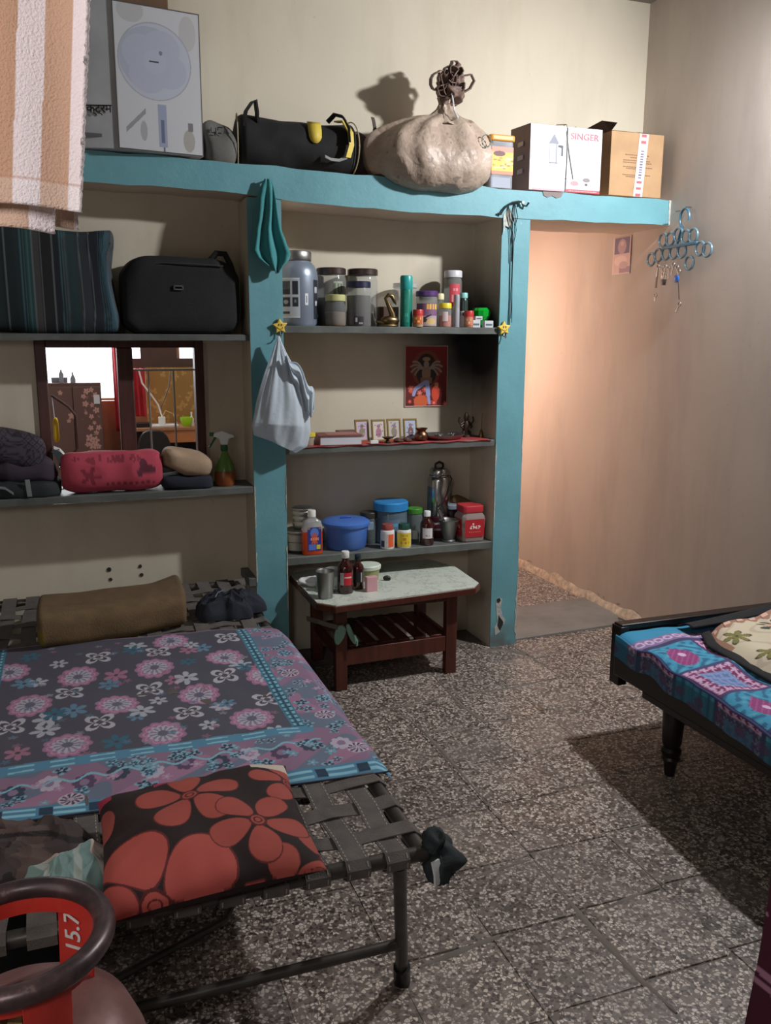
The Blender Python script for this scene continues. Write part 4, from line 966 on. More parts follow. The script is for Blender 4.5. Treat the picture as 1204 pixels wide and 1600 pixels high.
# ============================================================ MIDDLE SHELF
Z2=1.063
U,V=np.meshgrid(np.linspace(0,1,40),np.linspace(0,1,12))
X=.02+1.0*U; Y=.0+.16*V+0*U; Zc=np.full(X.shape,Z2+.0015)+.001*np.sin(U*60)
Zc=np.where(V<.1,Z2-.005*np.abs(np.sin(U*23)),Zc); Y=np.where(V<.1,.0,Y)
o=gridmesh('shelf_cloth',X,Y,Zc,col('red_cloth',(156,50,52),.9),None,None,thick=.002); tag(o,'red cloth spread along the middle shelf under the brassware','cloth')
jar('small_jar','small clear pot with yellow lid at left end of middle shelf','jar',.112,.02,Z2,.076,.060,cl,col('lid_yellow2',(206,190,60),.4),.016,neck=1.0,cont=col('beigepd',(170,140,110),.7),conth=.9)
t=thing('thick_book','thick maroon covered book lying on the middle shelf','book',(.27,.08,Z2),rz=-.10)
hb_=.046
b=MB(); b.box(-.100,.100,-.075,.085,0,.004); b.box(-.100,.100,-.075,.085,hb_-.004,hb_); b.box(-.103,-.097,-.075,.085,0,hb_); b.build('cover',col('maroon_cover',(118,52,48),.5),t,bevel=.001)
MB().box(-.096,.094,-.070,.081,.004,hb_-.004).build('pages',M['paper'],t)
MB().box(-.06,.09,-.05,.075,hb_,hb_+.0015).build('cover_print',col('cover_print',(146,96,90),.5),t)
o=box('notebook',col('maroon_cover2',(110,60,54),.5),.31,.40,.17,.26,Z2+.003,Z2+.045); tag(o,'small maroon book behind the thick book, before the photo frames','book')
def deity(seed,bg):
    r=random.Random(seed)
    def f(U,V):
        im=np.ones(U.shape+(3,))*C(*bg)
        c1=C(*r.choice([(150,110,130),(90,70,70),(110,120,150)])); put(im,disc(U,V,.5,.72,.16,.10),c1); put(im,disc(U,V,.5,.38,.26,.26),C(*r.choice([(176,120,140),(120,90,90),(140,130,110)])))
        for k in range(14): put(im,disc(U,V,r.uniform(.15,.85),r.uniform(.1,.9),.05,.035),C(*r.choice([(80,60,70),(200,180,190),(150,110,110),(110,130,160)])))
        return im
    return f
gold=mat('gold_frame',(176,146,84),.35,.7,var=.1)
for k,(x,y,bg) in enumerate(((.405,.105,(196,180,196)),(.482,.085,(206,200,190)),(.566,.100,(190,186,178)),(.645,.085,(170,186,206)))):
    lab=['leftmost small gold framed devotional picture, with lilac tones, on middle shelf','second small gold framed devotional picture from the thick book','third small gold framed devotional picture, grey and cream toned','rightmost small gold framed picture, bluish, behind the copper pot'][k]
    t=thing('photo_frame',lab,'picture',(x,y+.03,Z2+.002),rz=.0,group='small gold picture frames on the middle shelf')
    w,h=.068,.100; tl=.16
    def T(mb): 
        mb.v=[(a,b_+c*tl,c) for a,b_,c in mb.v]; return mb
    T(MB().box(-w/2,w/2,-.004,.004,0,h)).build('backing',M['blackp'],t)
    b=MB(); e=.006
    b.box(-w/2,w/2,-.008,-.003,0,e); b.box(-w/2,w/2,-.008,-.003,h-e,h); b.box(-w/2,-w/2+e,-.008,-.003,e,h-e); b.box(w/2-e,w/2,-.008,-.003,e,h-e); T(b).build('frame',gold,t)
    U,V=np.meshgrid(np.linspace(0,1,36),np.linspace(0,1,50)); Zp=e+(h-2*e)*V; gridmesh('picture',-w/2+e+(w-2*e)*U,-.0052+Zp*tl,Zp,VCP,t,deity(k+1,bg)(U,V))
t=thing('oil_lamp','small dark oil lamp in front of the second and third frames','lamp',(.495,.03,Z2+.003)); MB().lathe([(0,0),(.020,0),(.010,.006),(.006,.014),(.020,.020),(.028,.026),(.024,.026),(0,.018)],20).build('bowl',M['bronze'],t)
MB().tube([(.02,0,.022),(.035,0,.028)],[.006,.002]).build('spout',M['bronze'],t)
for x,y,s_,lab in ((.555,.025,.026,'dark seed heap in front of the third frame'),(.60,.03,.022,'dark seed heap left of the copper pot')):
    o=blob('offering_heap',col('offering',(84,50,40),.7,bump=.5),(x,y+.01,Z2+.010),(s_,.018,.011),1,1,28,14,.006,60,.006,60); o['kind']='stuff'; tag(o,lab,'offering')
o=box('eraser',M['white'],.402,.44,.0,.018,Z2+.003,Z2+.018,None,.001); tag(o,'small white block at the front edge beside the thick book','eraser')
t=thing('copper_pot','small round copper pot with flared rim in front of rightmost frame','pot',(.676,.055,Z2+.002)); 
MB().lathe([(0,0),(.020,0),(.031,.008),(.034,.022),(.030,.036),(.020,.046),(.021,.050),(.031,.060),(.029,.061),(.018,.048),(0,.04)],30).build('pot',M['copper'],t)
t=thing('brass_plate','wide shallow metal plate holding small bowls on middle shelf','plate',(.800,.10,Z2+.003))
MB().lathe([(0,.002),(.07,.002),(.095,.008),(.112,.022),(.118,.023),(.116,.019),(.098,.003),(.07,-.001),(0,-.001)],48,sy=.80).build('plate',M['steel_dull'],t)
for x,y,r_,lab in ((.775,.075,.024,'left small bright bowl in the metal plate'),(.845,.085,.022,'right small bright bowl in the metal plate')):
    tt=thing('small_bowl',lab,'bowl',(x,y,Z2+.006)); MB().lathe([(0,0),(r_*.6,0),(r_*.95,.01),(r_,.022),(r_*.93,.022),(r_*.8,.008),(0,.003)],24).build('bowl',M['steel'],tt)
t=thing('deity_idol','small dark bronze many-armed idol at right of middle shelf','idol',(.955,.15,Z2+.003))
body=M['bronze']
MB().lathe([(0,0),(.030,0),(.028,.008),(.018,.012),(.020,.02),(.0,.02)],20).build('base',body,t)
MB().tube([(0,0,.015),(-.004,0,.04),(.002,0,.062),(.0,0,.078)],[.012,.016,.019,.012],10).build('torso',body,t)
MB().tube([(0,0,.07),(0,0,.092),(0,0,.108),(0,0,.12)],[.006,.013,.011,.003],10).build('head',body,t)
for s_ in (-1,1):
    MB().tube([(.01*s_,0,.074),(.030*s_,0,.062),(.040*s_,0,.078),(.036*s_,0,.098)],.005,8).build('arm',body,t)
    MB().tube([(.01*s_,0,.066),(.030*s_,-.006,.05),(.020*s_,-.014,.044)],.005,8).build('arm',body,t)
    MB().tube([(.006*s_,0,.03),(.018*s_,-.006,.02),(.010*s_,-.010,.004)],[.010,.008,.006],8).build('leg',body,t)
t=thing('incense_holder','tiny brass incense holder with upright stick beside the idol','holder',(1.015,.10,Z2+.003)); MB().lathe([(0,0),(.013,0),(.012,.012),(.007,.03),(.003,.04),(0,.04)],16).build('holder',M['brass'],t); MB().tube([(0,0,.03),(.002,0,.12)],.0022,6).build('stick',col('stick',(110,96,80)),t)
# red deity poster (generic devotional print) on niche back wall
nu,nv=130,175
U,V=np.meshgrid(np.linspace(0,1,nu),np.linspace(0,1,nv)); im=np.ones(U.shape+(3,))*C(120,34,30)
im[:]=im*(.75+.35*V[...,None]); r=random.Random(8)
put(im,disc(U,V,.5,.62,.34,.30),C(132,60,42)); 
for k in range(16):
    cx,cy=r.uniform(.04,.96),r.uniform(.02,.32); s_=r.uniform(.05,.085); put(im,petals(U,V*1.35,cx,cy*1.35,s_,6,r.random()*6,.6),C(*r.choice([(196,76,56),(206,96,76),(120,40,44),(190,60,46)]))); put(im,disc(U,V*1.35,cx,cy*1.35,s_*.35),C(222,140,120))
put(im,disc(U,V,.5,.60,.24,.27),C(44,30,28))
for s_ in (-1,1):
    for a0,l in ((.55,.26),(.15,.28),(-.25,.27),(-.6,.22)):
        for tt in np.linspace(0,1,30):
            px_=.5+s_*(.08+tt*l*math.cos(a0)); py_=.62+tt*l*math.sin(a0)*.8+.05*math.sin(tt*3); put(im,disc(U,V*1.35,px_,py_*1.35,.022),C(150,132,118))
put(im,disc(U,V,.5,.55,.10,.15),C(146,116,96)); put(im,disc(U,V,.5,.70,.06,.055),C(150,136,126)); put(im,disc(U,V,.5,.78,.09,.035),C(160,130,96)); put(im,(abs(U-.5)<.13)&(abs(V-.43)<.05),C(140,96,70))
for (x0,y0,x1,y1,w) in ((.48,.40,.26,.30,.045),(.26,.30,.21,.20,.035),(.52,.40,.55,.20,.05),(.55,.20,.58,.06,.032)):
    for tt in np.linspace(0,1,24): put(im,disc(U,V*1.35,x0+(x1-x0)*tt,(y0+(y1-y0)*tt)*1.35,w),C(150,158,206))
put(im,disc(U,V,.38,.09,.16,.10),C(206,96,50)); put(im,disc(U,V,.72,.22,.09,.13),C(206,70,44)); put(im,disc(U,V,.74,.36,.05,.04),C(196,120,90))
put(im,(U<.02)|(U>.98)|(V<.02)|(V>.985),C(190,150,140))
t=thing('deity_poster','red devotional poster of a blue-legged deity among flowers, on niche wall','poster',(.79,DB-.003,1.208))
gridmesh('print',.676+.232*U,np.full(U.shape,DB-.004)+.0015*np.sin(U*5),1.208+.303*V,VCP,t,im,thick=.001,world=True)

# ============================================================ LOWER SHELF
Z3=.555
def ribbed(name,label,x,y,z,r,h,n=3):
    t=thing(name,label,'container',(x,y,z)); pr=[(0,0),(r*.8,0),(r*.92,h*.06)]
    for k in range(n):
        a=h*(.10+.78*k/n); b_=h*(.10+.78*(k+1)/n); pr+=[(r*.95,a),(r,a+.004),(r,b_-.006),(r*.95,b_-.002)]
    pr+=[(r*1.02,h*.92),(r*1.04,h*.95),(r*1.02,h),(r*.9,h*1.02),(0,h*1.03)]
    MB().lathe(pr,32).build('body',M['steel_dull'],t); MB().lathe([(r*1.03,h*.94),(r*1.06,h*.96),(r*1.04,h*1.0),(r*.8,h*1.05),(0,h*1.06)],32).build('lid',M['steel_dull'],t); return t
ribbed('steel_tin','lower ribbed steel container in stack at left of lowest shelf',.085,.125,Z3,.068,.105,2)
ribbed('steel_tin','upper small ribbed steel container stacked at left of lowest shelf',.105,.12,Z3+.112,.050,.098,3)
t=thing('antiseptic_bottle','clear bottle of orange liquid with blue label and white cap','bottle',(.128,.045,Z3))
sec=[(-.046,-.018),(-.030,-.026),(.030,-.026),(.046,-.018),(.046,.018),(.030,.026),(-.030,.026),(-.046,.018)]
def loft(sections,m,name,t,cap=True):
    v=[];f=[];n=len(sec)
    for (sx_,sy_,z) in sections: v+=[(a*sx_,b_*sy_,z) for a,b_ in sec]
    for j in range(len(sections)-1):
        for k in range(n): f.append((j*n+k,j*n+(k+1)%n,(j+1)*n+(k+1)%n,(j+1)*n+k))
    if cap: f+=[tuple(range(n))[::-1],tuple((len(sections)-1)*n+k for k in range(n))]
    return MB().add(v,f).build(name,m,t,bevel=.003)
loft([(.97,.95,.0),(1,1,.006),(1,1,.11)],col('orange_liq',(206,74,28),.2),'liquid',t)
loft([(1,1,.11),(1,1,.135),(.85,.9,.158),(.42,.6,.172),(.36,.6,.18)],clear('clear_btl',(190,196,196),.5),'body',t,False)
MB().lathe([(.017,.176),(.019,.178),(.019,.205),(.017,.209),(0,.209)],20).build('cap',M['white'],t)
U,V=np.meshgrid(np.linspace(0,1,50),np.linspace(0,1,70)); im=np.ones(U.shape+(3,))*C(44,56,140)
put(im,disc(U,V,.5,.75,.3,.22),C(90,130,210)); put(im,petals(U,V,.5,.50,.30,8,0,.5),C(206,90,50)); put(im,(abs(V-.5)<.06)&(abs(U-.5)<.3)&(np.sin(U*50)>-.4),C(240,150,120)); put(im,(abs(U-.78)<.14)&(abs(V-.16)<.10),C(226,200,60)); put(im,(abs(U-.35)<.25)&(abs(V-.16)<.12),C(90,120,200)); put(im,(V>.9)&(abs(U-.5)>.3),C(150,110,100))
X=-.028+.066*U; gridmesh('label',X,np.full(X.shape,-.0272),.02+.112*V,VCP,t,im)
t=thing('casserole_box','round blue plastic lidded box with side clip on lowest shelf','container',(.318,.125,Z3))
bp=mat('blue_plastic',(74,116,194),.38,var=.03)
MB().lathe([(0,0),(.088,0),(.098,.012),(.106,.115)],48).build('body',bp,t)
MB().lathe([(.106,.108),(.114,.110),(.117,.118),(.116,.128),(.108,.133),(.100,.138),(.05,.142),(0,.142)],48).build('lid',bp,t)
MB().box(-.028,.028,-.004,.004,.140,.150).build('handle',mat('blue_dark',(40,76,160),.4),t,bevel=.003)
MB().box(-.016,.016,-.004,.01,.085,.125).build('clip',col('greyclip',(120,140,160),.5),t,bevel=.003).location=(.108,-.05,0)
jar('grey_jar','grey clear jar with dark lid between the blue box and blue-lidded tub','jar',.455,.14,Z3,.085,.155,clear('clear_grey',(120,130,130),.6),col('lid_dk',(56,54,48),.4),.024,neck=.95)
jar('storage_tub','large grey clear tub with sky blue lid, centre of lowest shelf','tub',.565,.09,Z3,.165,.205,clear('clear_tub',(110,130,146),.62),col('lid_sky',(50,140,206),.35),.040,neck=.98,cont=col('tubcont',(96,110,116),.8),conth=.7,lab=(.35,.75,1.1,squig((104,124,140),(90,170,210),[(.6,.12,.3,.9,10),(.25,.1,.2,.7,14)])))
def wolab(U,V):
    im=np.ones(U.shape+(3,))*C(210,212,212); put(im,(U>.55),C(222,96,50)); put(im,(U<.3)&(V<.5),C(60,60,90)); put(im,(abs(U-.48)<.03)&(np.sin(V*60)>0),C(150,90,90)); return im
jar('pill_bottle','white bottle with dull red cap and orange label on lowest shelf','bottle',.500,.005,Z3,.068,.118,M['white'],col('lid_dred',(150,70,66),.4),.024,neck=.75,lidw=.028,lab=(.12,.78,2.0,wolab))
jar('pill_bottle','white bottle with dark green cap and yellow label on lowest shelf','bottle',.584,.0,Z3,.068,.115,M['white'],col('lid_dgreen',(24,74,60),.4),.024,neck=.75,lidw=.028,lab=(.08,.82,2.3,squig((214,186,50),(170,130,30),[(.3,.08,.3,.8,24),(.55,.1,.4,.8,14),(.8,.05,.3,.8,30)])))
jar('green_lid_jar','clear jar with bright green lid behind the brown medicine bottle','jar',.683,.11,Z3,.080,.165,clear('clear_grey',(120,130,130)),col('lid_green',(70,140,50),.4),.022,neck=.95,lab=(.1,.4,.9,plain((200,204,196))))
t=thing('medicine_bottle','amber medicine bottle with white cap and white label on lowest shelf','bottle',(.708,.045,Z3))
amb=mat('amber_glass',(54,18,16),.12,var=0,coat=.5)
def medbottle(t,r,h,ch,capm,labm):
    MB().lathe([(0,0),(r*.94,0),(r,.005),(r,h*.60),(r*.88,h*.68),(r*.5,h*.76),(r*.42,h*.80),(r*.42,h*.86)],26).build('body',amb,t)
    MB().lathe([(r*.46,h*.84),(r*.50,h*.85),(r*.50,h*.98),(r*.44,h),(0,h)],22).build('cap',capm,t)
    arc_label(t,t.location.x,t.location.y,r,h*.22,h*.52,1.5,labm,off=.1)
medbottle(t,.034,.168,.02,M['white'],squig((206,204,206),(150,110,130),[(.3,.05,.3,.7,20),(.22,.02,.2,.8,40)]))
t=thing('steel_flask','shiny steel insulated flask with carrying loop behind the mortar','flask',(.835,.200,Z3+.11))
MB().lathe([(0,0),(.055,0),(.058,.006),(.058,.18),(.055,.195),(.050,.200),(.050,.205)],36).build('body',M['steel'],t)
MB().lathe([(.045,.200),(.047,.205),(.047,.232),(.040,.243),(.02,.248),(0,.249)],30).build('cap',M['steel'],t)
MB().tube([(-.022,0,.245),(-.02,0,.262),(.0,0,.272),(.02,0,.262),(.022,0,.245)],.006,8).build('cap_loop',M['blackp'],t)
MB().tube([(.045,-.03,.205),(.052,-.04,.19),(.03,-.055,.13),(-.005,-.062,.075),(-.03,-.054,.05)],.0035,6).build('strap',M['blackp'],t)
arc_label(t,.835,.2,.058,.02,.15,.7,squig((96,110,124),(60,90,130),[(.3,.12,.1,.8,9),(.7,.1,.2,.8,13)]),off=-1.0)
jar('maroon_tin','maroon round tin under the steel flask','tin',.835,.142,Z3,.118,.110,col('maroontin',(84,28,40),.4),col('maroontin2',(70,24,34),.4),.02,neck=1.0,lab=(.45,.9,.9,plain((206,196,200),[(.5,.5,.8,.5,(150,60,84))])))
t=thing('mortar_and_pestle','grey metal mortar with pestle leaning out to the left','mortar',(.838,.075,Z3))
MB().lathe([(0,0),(.034,0),(.036,.006),(.028,.012),(.032,.02),(.048,.102),(.052,.108),(.048,.110),(.042,.10),(.028,.03),(0,.024)],32).build('mortar',M['steel_dull'],t)
MB().tube([(.01,.0,.04),(-.03,-.01,.10),(-.062,-.02,.158),(-.068,-.022,.168)],[.010,.007,.008,.006],12).build('pestle',M['steel_dull'],t)
jar('dark_jar','dark purple jar with grey-blue lid behind the red-lidded jar','jar',.905,.150,Z3,.085,.165,col('dkpurplejar',(30,20,34),.4),col('lid_greyblue',(130,140,156),.4),.020,neck=1.0)
t=thing('square_jar','square clear jar with red lid and red label at shelf right','jar',(.948,.07,Z3))
sec=[(-.060,-.045),(-.045,-.058),(.045,-.058),(.060,-.045),(.060,.045),(.045,.058),(-.045,.058),(-.060,.045)]
loft([(.90,.9,0),(.98,.98,.006),(1,1,.04),(1.06,1.06,.11),(1.02,1.02,.128),(.86,.86,.142),(.84,.84,.15)],clear('clear_sq',(190,170,164),.55),'body',t,False)
loft([(.8,.8,.004),(.9,.9,.03),(.9,.9,.06)],col('pinkcont',(160,120,104),.8),'contents',t)
loft([(.88,.88,.146),(.92,.92,.150),(.92,.92,.178),(.88,.88,.182)],col('lid_redbig',(186,50,60),.4),'lid',t)
U,V=np.meshgrid(np.linspace(0,1,60),np.linspace(0,1,50)); im=np.ones(U.shape+(3,))*C(176,34,44)
put(im,(abs(V-.55)<.09)&(U>.25)&(U<.8)&(np.sin(U*46)+np.sin(V*30+U*20)>-.2),C(232,214,210)); put(im,disc(U,V,.42,.74,.05,.05),C(232,214,210)); put(im,(abs(V-.28)<.03)&(U>.2)&(U<.8)&(np.sin(U*90)>0),C(206,120,110))
X=-.052+.104*U; gridmesh('label',X,-.0615-.002*V,.028+.088*V,VCP,t,im)
Y=-.045+.09*U; gridmesh('label',-.0625-.002*V,Y,.028+.088*V,VCP,t,im*.98)
o=blob('burlap_bundle',col('burlap',(110,84,56),.9,bump=.6,bscale=90),(.955,.215,Z3+.145),(.055,.045,.05),.8,.8,36,22,.02,12,.02,14); tag(o,'crumpled brown burlap bundle behind the red-lidded jar','bundle')
jar('dark_jar','dark brown jar beneath the burlap bundle at niche back','jar',.985,.19,Z3,.085,.098,col('dkbrownjar',(44,32,28),.5),col('dkbrownjar',(44,32,28)),.02,neck=1.0)
# ============================================================ ON THE PILLARS
t=thing('hand_towel','teal hand towel hanging from the beam over left pillar','towel',(-.062,-.02,2.185))
nu,nv=60,90; U,V=np.meshgrid(np.linspace(-1,1,nu),np.linspace(0,1,nv))   # V 0 top .. 1 bottom
hw=np.interp(V,[0,.08,.2,.5,.72,.85,1],[.006,.022,.038,.062,.080,.062,.018]); cx=np.interp(V,[0,.2,.5,.72,1],[-.062,-.068,-.070,-.058,-.045])
X=cx+hw*U+.006*np.sin(V*7+U*2); ln=np.interp(V[:,0],[0,1],[0,1])
Z=2.190-.400*V+.028*np.cos(U*2.2+.6)*V**4*1.2-.05*np.clip(-U-.2,0,1)*-1*0
Z=Z+ .075*np.clip(V-.72,0,1)/.28*np.clip(np.abs(U+.1)-.25,0,1)*1.1
Y=-.030-.016*np.sin((U*1.0+V*.25)*7.5)*np.clip(V*2.5,.15,1)-.01*np.cos(U*1.5)
gridmesh('cloth',X,Y,Z,mat('teal_towel',(52,134,138),.95,bump=.8,bscale=300,sheen=.3),t,None,thick=.005,world=True)
MB().tube([(-.062,0,2.19),(-.062,-.035,2.186)],.004).build('nail',M['steel_dull'],t,world=True)
# plastic bag
def bagmat():
    tt=NT('thin_plastic'); tt.B.inputs['Base Color'].default_value=rgb(214,226,236)+(1,); tt.B.inputs['Roughness'].default_value=.32; tt.B.inputs['Alpha'].default_value=.93
    tt.B.inputs['Subsurface Weight'].default_value=.0; tt.bump(tt.noise(24,5,None,.7),.5,.006)
    tr=tt.N.new('ShaderNodeBsdfTranslucent'); tr.inputs[0].default_value=rgb(206,216,226)+(1,); mx=tt.N.new('ShaderNodeMixShader'); mx.inputs[0].default_value=.25; out=tt.N['Material Output']; tt.L.new(tt.B.outputs[0],mx.inputs[1]); tt.L.new(tr.outputs[0],mx.inputs[2]); tt.L.new(mx.outputs[0],out.inputs['Surface']); return tt.m
t=thing('plastic_bag','thin white plastic carrier bag hanging from star hook on left pillar','bag',(-.018,-.07,1.545))
nu,nv=96,90; v=[];f=[]
for j in range(nv+1):
    s_=j/nv; z=1.552-.47*s_
    hw=float(np.interp(s_,[0,.05,.15,.35,.6,.85,.96,1],[.007,.012,.030,.072,.112,.128,.118,.07])); cx=float(np.interp(s_,[0,.15,.35,.6,.85,1],[-.035,-.033,-.026,-.022,-.032,-.038])); dy=float(np.interp(s_,[0,.2,.5,.8,1],[.006,.014,.04,.062,.03]))
    for k in range(nu):
        a=2*PI*k/nu; cr=.006*min(1,s_*3)*math.sin(7*a+3*math.sin(s_*3)+1)*(1-.3*s_)+.0022*math.sin(19*a+s_*6)*min(1,s_*3)*(1-s_*.6)
        x=cx+(hw+cr)*math.cos(a); y=-.052+(dy+cr)*math.sin(a); zz=z
        if s_>.7: zz+= -(s_-.7)/.3*(.035*math.cos(a)) +(s_-.7)/.3*.0
        v.append((x,y,zz))
for j in range(nv):
    for k in range(nu): f.append((j*nu+k,j*nu+(k+1)%nu,(j+1)*nu+(k+1)%nu,(j+1)*nu+k))
f.append(tuple(nv*nu+k for k in range(nu)))
MB().add(v,f).build('bag_body',bagmat(),t,world=True)
# second loose handle puffing out on the right
U,V=np.meshgrid(np.linspace(0,1,40),np.linspace(0,1,40)); cx=np.interp(V,[0,.3,.7,1],[-.012,.035,.085,.090]); zz=1.455-.235*V; w=.008+.030*np.sin(PI*V)**.8+.01*V
X=cx+w*(U-.5)*1.6; Y=-.075-.022*np.sin(PI*U)-.008*np.sin(U*18+V*9); Z=zz+.018*np.sin(V*14+U*5)+.02*(U-.5)
gridmesh('handle',X,Y,Z,bpy.data.materials['thin_plastic'],t,None,thick=.0015,world=True)
def star(label,x,z,group='yellow smiling star hooks'):
    t=thing('star_hook',label,'hook',(x,-.012,z),group=group)
    pts=[]
    for k in range(10):
        a=PI/2+k*PI/5+.08; r_=.036 if k%2==0 else .018; pts.append((r_*math.cos(a),r_*math.sin(a)))
    MB().prism(pts,1,-.006,.010).build('star',mat('star_yellow',(226,196,84),.45,var=.04),t,bevel=.004,seg=3)
    ink=col('inkbrown',(110,70,30),.6)
    for s_ in (-1,1): MB().lathe([(.0028,0),(.0028,.001),(0,.001)],10).build('eye',ink,t).matrix_local=Matrix.Translation((.006*s_,-.0065,.006))@Matrix.Rotation(PI/2,4,'X')@Matrix.Diagonal((1,1.8,1,1))
    MB().tube([(.012*math.cos(a),-.0068,-.002+.010*math.sin(a)) for a in np.linspace(PI+.25,2*PI-.25,9)],.0012,5).build('smile',ink,t)
    MB().tube([(0,-.002,-.02),(0,-.004,-.038),(0,-.016,-.045),(0,-.024,-.038)],.0028,6).build('hook',M['steel'],t)
    return t
star('yellow smiling star hook on left pillar holding the plastic bag',-.018,1.594)
star('yellow smiling star hook on right pillar, empty',1.066,1.594)
# iron hook with wires
ir=col('iron',(44,52,56),.5,metal=.5)
t=thing('wall_hook','bent dark iron hook on the beam with white nail','hook',(1.10,-.01,2.16))
MB().tube([(1.015,-.012,2.112),(1.030,-.014,2.108),(1.042,-.016,2.130),(1.062,-.018,2.150),(1.085,-.02,2.162),(1.115,-.02,2.168),(1.135,-.016,2.168),(1.142,-.018,2.152),(1.158,-.022,2.150),(1.165,-.03,2.165)],.0045,8).build('hook',ir,t,world=True)
MB().lathe([(.007,0),(.006,.006),(0,.007)],10).build('nail',M['white'],t).matrix_local=Matrix.Translation((.036,-.014,.004))@Matrix.Rotation(PI/2,4,'X')
t=thing('hanging_wire','bunch of thin black wires hanging down right pillar from hook','wire',(1.095,-.02,2.15))
for k,(dx,zb_) in enumerate(((0,1.60),(.006,1.64),(-.004,1.90),(.010,1.62))):
    pts=[(1.088+dx*.3,-.026-.002*k,2.160),(1.085+dx,-.022-.002*k,2.11),(1.095+dx*1.6,-.014-.001*k,2.04)]+[(1.097+dx*.5+.0025*math.sin(z*11+k),-.008-.002*k,z) for z in np.linspace(1.98,zb_,10)]
    MB().tube(pts,.0018,5).build('wire',ir,t,world=True)
MB().tube([(1.085,-.03,2.16),(1.078,-.032,2.12),(1.088,-.03,2.08),(1.10,-.028,2.06),(1.108,-.03,2.10),(1.096,-.03,2.15)],.002,5).build('wire_coil',ir,t,world=True)
# wall poster by the passage and key hanger
U,V=np.meshgrid(np.linspace(0,1,50),np.linspace(0,1,80)); im=np.ones(U.shape+(3,))*C(222,190,186)
put(im,(np.abs(U-.5)<.42)&(V>.55)&(V<.98),C(120,112,140)); put(im,disc(U,V,.5,.74,.24,.2),C(190,160,170)); put(im,disc(U,V,.5,.82,.10,.06),C(216,186,180)); put(im,disc(U,V,.45,.36,.36,.14),C(236,210,206)); put(im,(V<.2)&(U>.4),C(170,140,156)); put(im,disc(U,V,.62,.24,.25,.10),C(206,176,180)); put(im,(U<.06)|(V<.03),C(226,206,200))
t=thing('wall_picture','small faded pinkish devotional picture on the passage wall','poster',(XR-.003,.38,1.89))
gridmesh('print',np.full(U.shape,XR-.004),.462-.160*U,1.893+.196*V,VCP,t,im,thick=.001,world=True)
t=thing('key_hanger','blue plastic ring hanger crowded with keys, on right wall','hanger',(1.93,-.12,2.0))
hp=mat('hanger_blue',(66,120,150),.35,var=.1); hp2=mat('hanger_ring',(110,146,164),.3,var=0,alpha=.75)
MB().tube([(1.945,-.155+.034*math.cos(a),2.118+.044*math.sin(a)) for a in np.linspace(-1.3,PI+.35,18)],.0055,8).build('hook',hp,t,world=True)
MB().tube([(1.96,-.10,2.16),(1.93,-.10,2.155)],.0035).build('nail',M['steel'],t,world=True); MB().tube([(1.97,-.165,2.168),(1.935,-.165,2.168)],.004).build('nail',M['steel'],t,world=True)
rings=[(.075,1.945),(-.01,2.03),(-.065,2.03),(-.125,2.045),(-.18,2.03),(-.235,2.03),(-.29,1.965),(-.22,1.905),(.02,1.96),(-.04,1.965),(-.10,1.965),(-.16,1.965),(-.34,1.955)]
for (y,z) in rings: MB().tube([(1.938,y+.031*math.cos(a),z+.031*math.sin(a)) for a in np.linspace(0,2*PI,19)[:-1]],.0055,8,True).build('ring',hp2,t,world=True)
MB().box(1.932,1.944,-.27,-.01,1.985,2.0).build('bar',hp,t,bevel=.003,world=True)
MB().tube([(1.938,-.12,2.0),(1.942,-.145,2.08)],.006).build('stem',hp,t,world=True)
def key(y,z,label,l=.05,m_=None,rz=0):
    tt=thing('key',label,'key',(1.925,y,z),group='keys hung on the blue hanger')
    MB().tube([(0,.010*math.cos(a),.010*math.sin(a)) for a in np.linspace(0,2*PI,11)[:-1]],.003,6,True).build('bow',m_ or M['steel_dull'],tt)
    MB().box(-.0015,.0015,-.003,.003,-l,-.008).build('blade',m_ or M['steel_dull'],tt); MB().box(-.001,.001,.002,.008,-l,-l+.016).build('bit',m_ or M['steel_dull'],tt); tt.rotation_euler=(rz,0,0); return tt
for k,(y,z,rz_) in enumerate(((-.0,1.905,.1),(-.03,1.895,-.2),(-.06,1.90,.15),(-.085,1.89,-.1),(-.12,1.905,.2),(-.15,1.89,-.15),(-.165,1.87,.3),(-.045,1.865,0),(-.075,1.858,.2))):
    key(y,z,'steel key in the crowded cluster under the blue hanger bar',rz=rz_)
key(.005,1.765,'dull key dangling lowest left on a black cord of blue hanger',.03); MB().strip([(1.925,.0,1.93),(1.925,.002,1.86),(1.925,.006,1.80)],(0,.006,0),.002).build('black_cord',M['blackp'],t,world=True)
key(-.185,1.715,'dull key dangling lowest right on a thin cord of blue hanger',.045,None,.5); MB().tube([(1.925,-.15,1.86),(1.925,-.17,1.80),(1.925,-.18,1.735)],.002,5).build('black_cord',M['blackp'],t,world=True)
o=MB().lathe([(0,-.006),(.018,-.004),(.018,.004),(0,.006)],20).build('key_fob',col('bluefob',(30,100,190),.35)); o.matrix_world=Matrix.Translation((1.92,-.155,1.835))@Matrix.Rotation(PI/2,4,'Y'); tag(o,'round bright blue key fob under the blue hanger','key fob')
o=MB().lathe([(0,-.006),(.015,-.004),(.015,.004),(0,.006)],20).build('key_fob',col('blackfob',(40,40,44),.35)); o.matrix_world=Matrix.Translation((1.92,-.055,1.825))@Matrix.Rotation(PI/2,4,'Y'); tag(o,'round dark key fob among keys under the blue hanger','key fob')

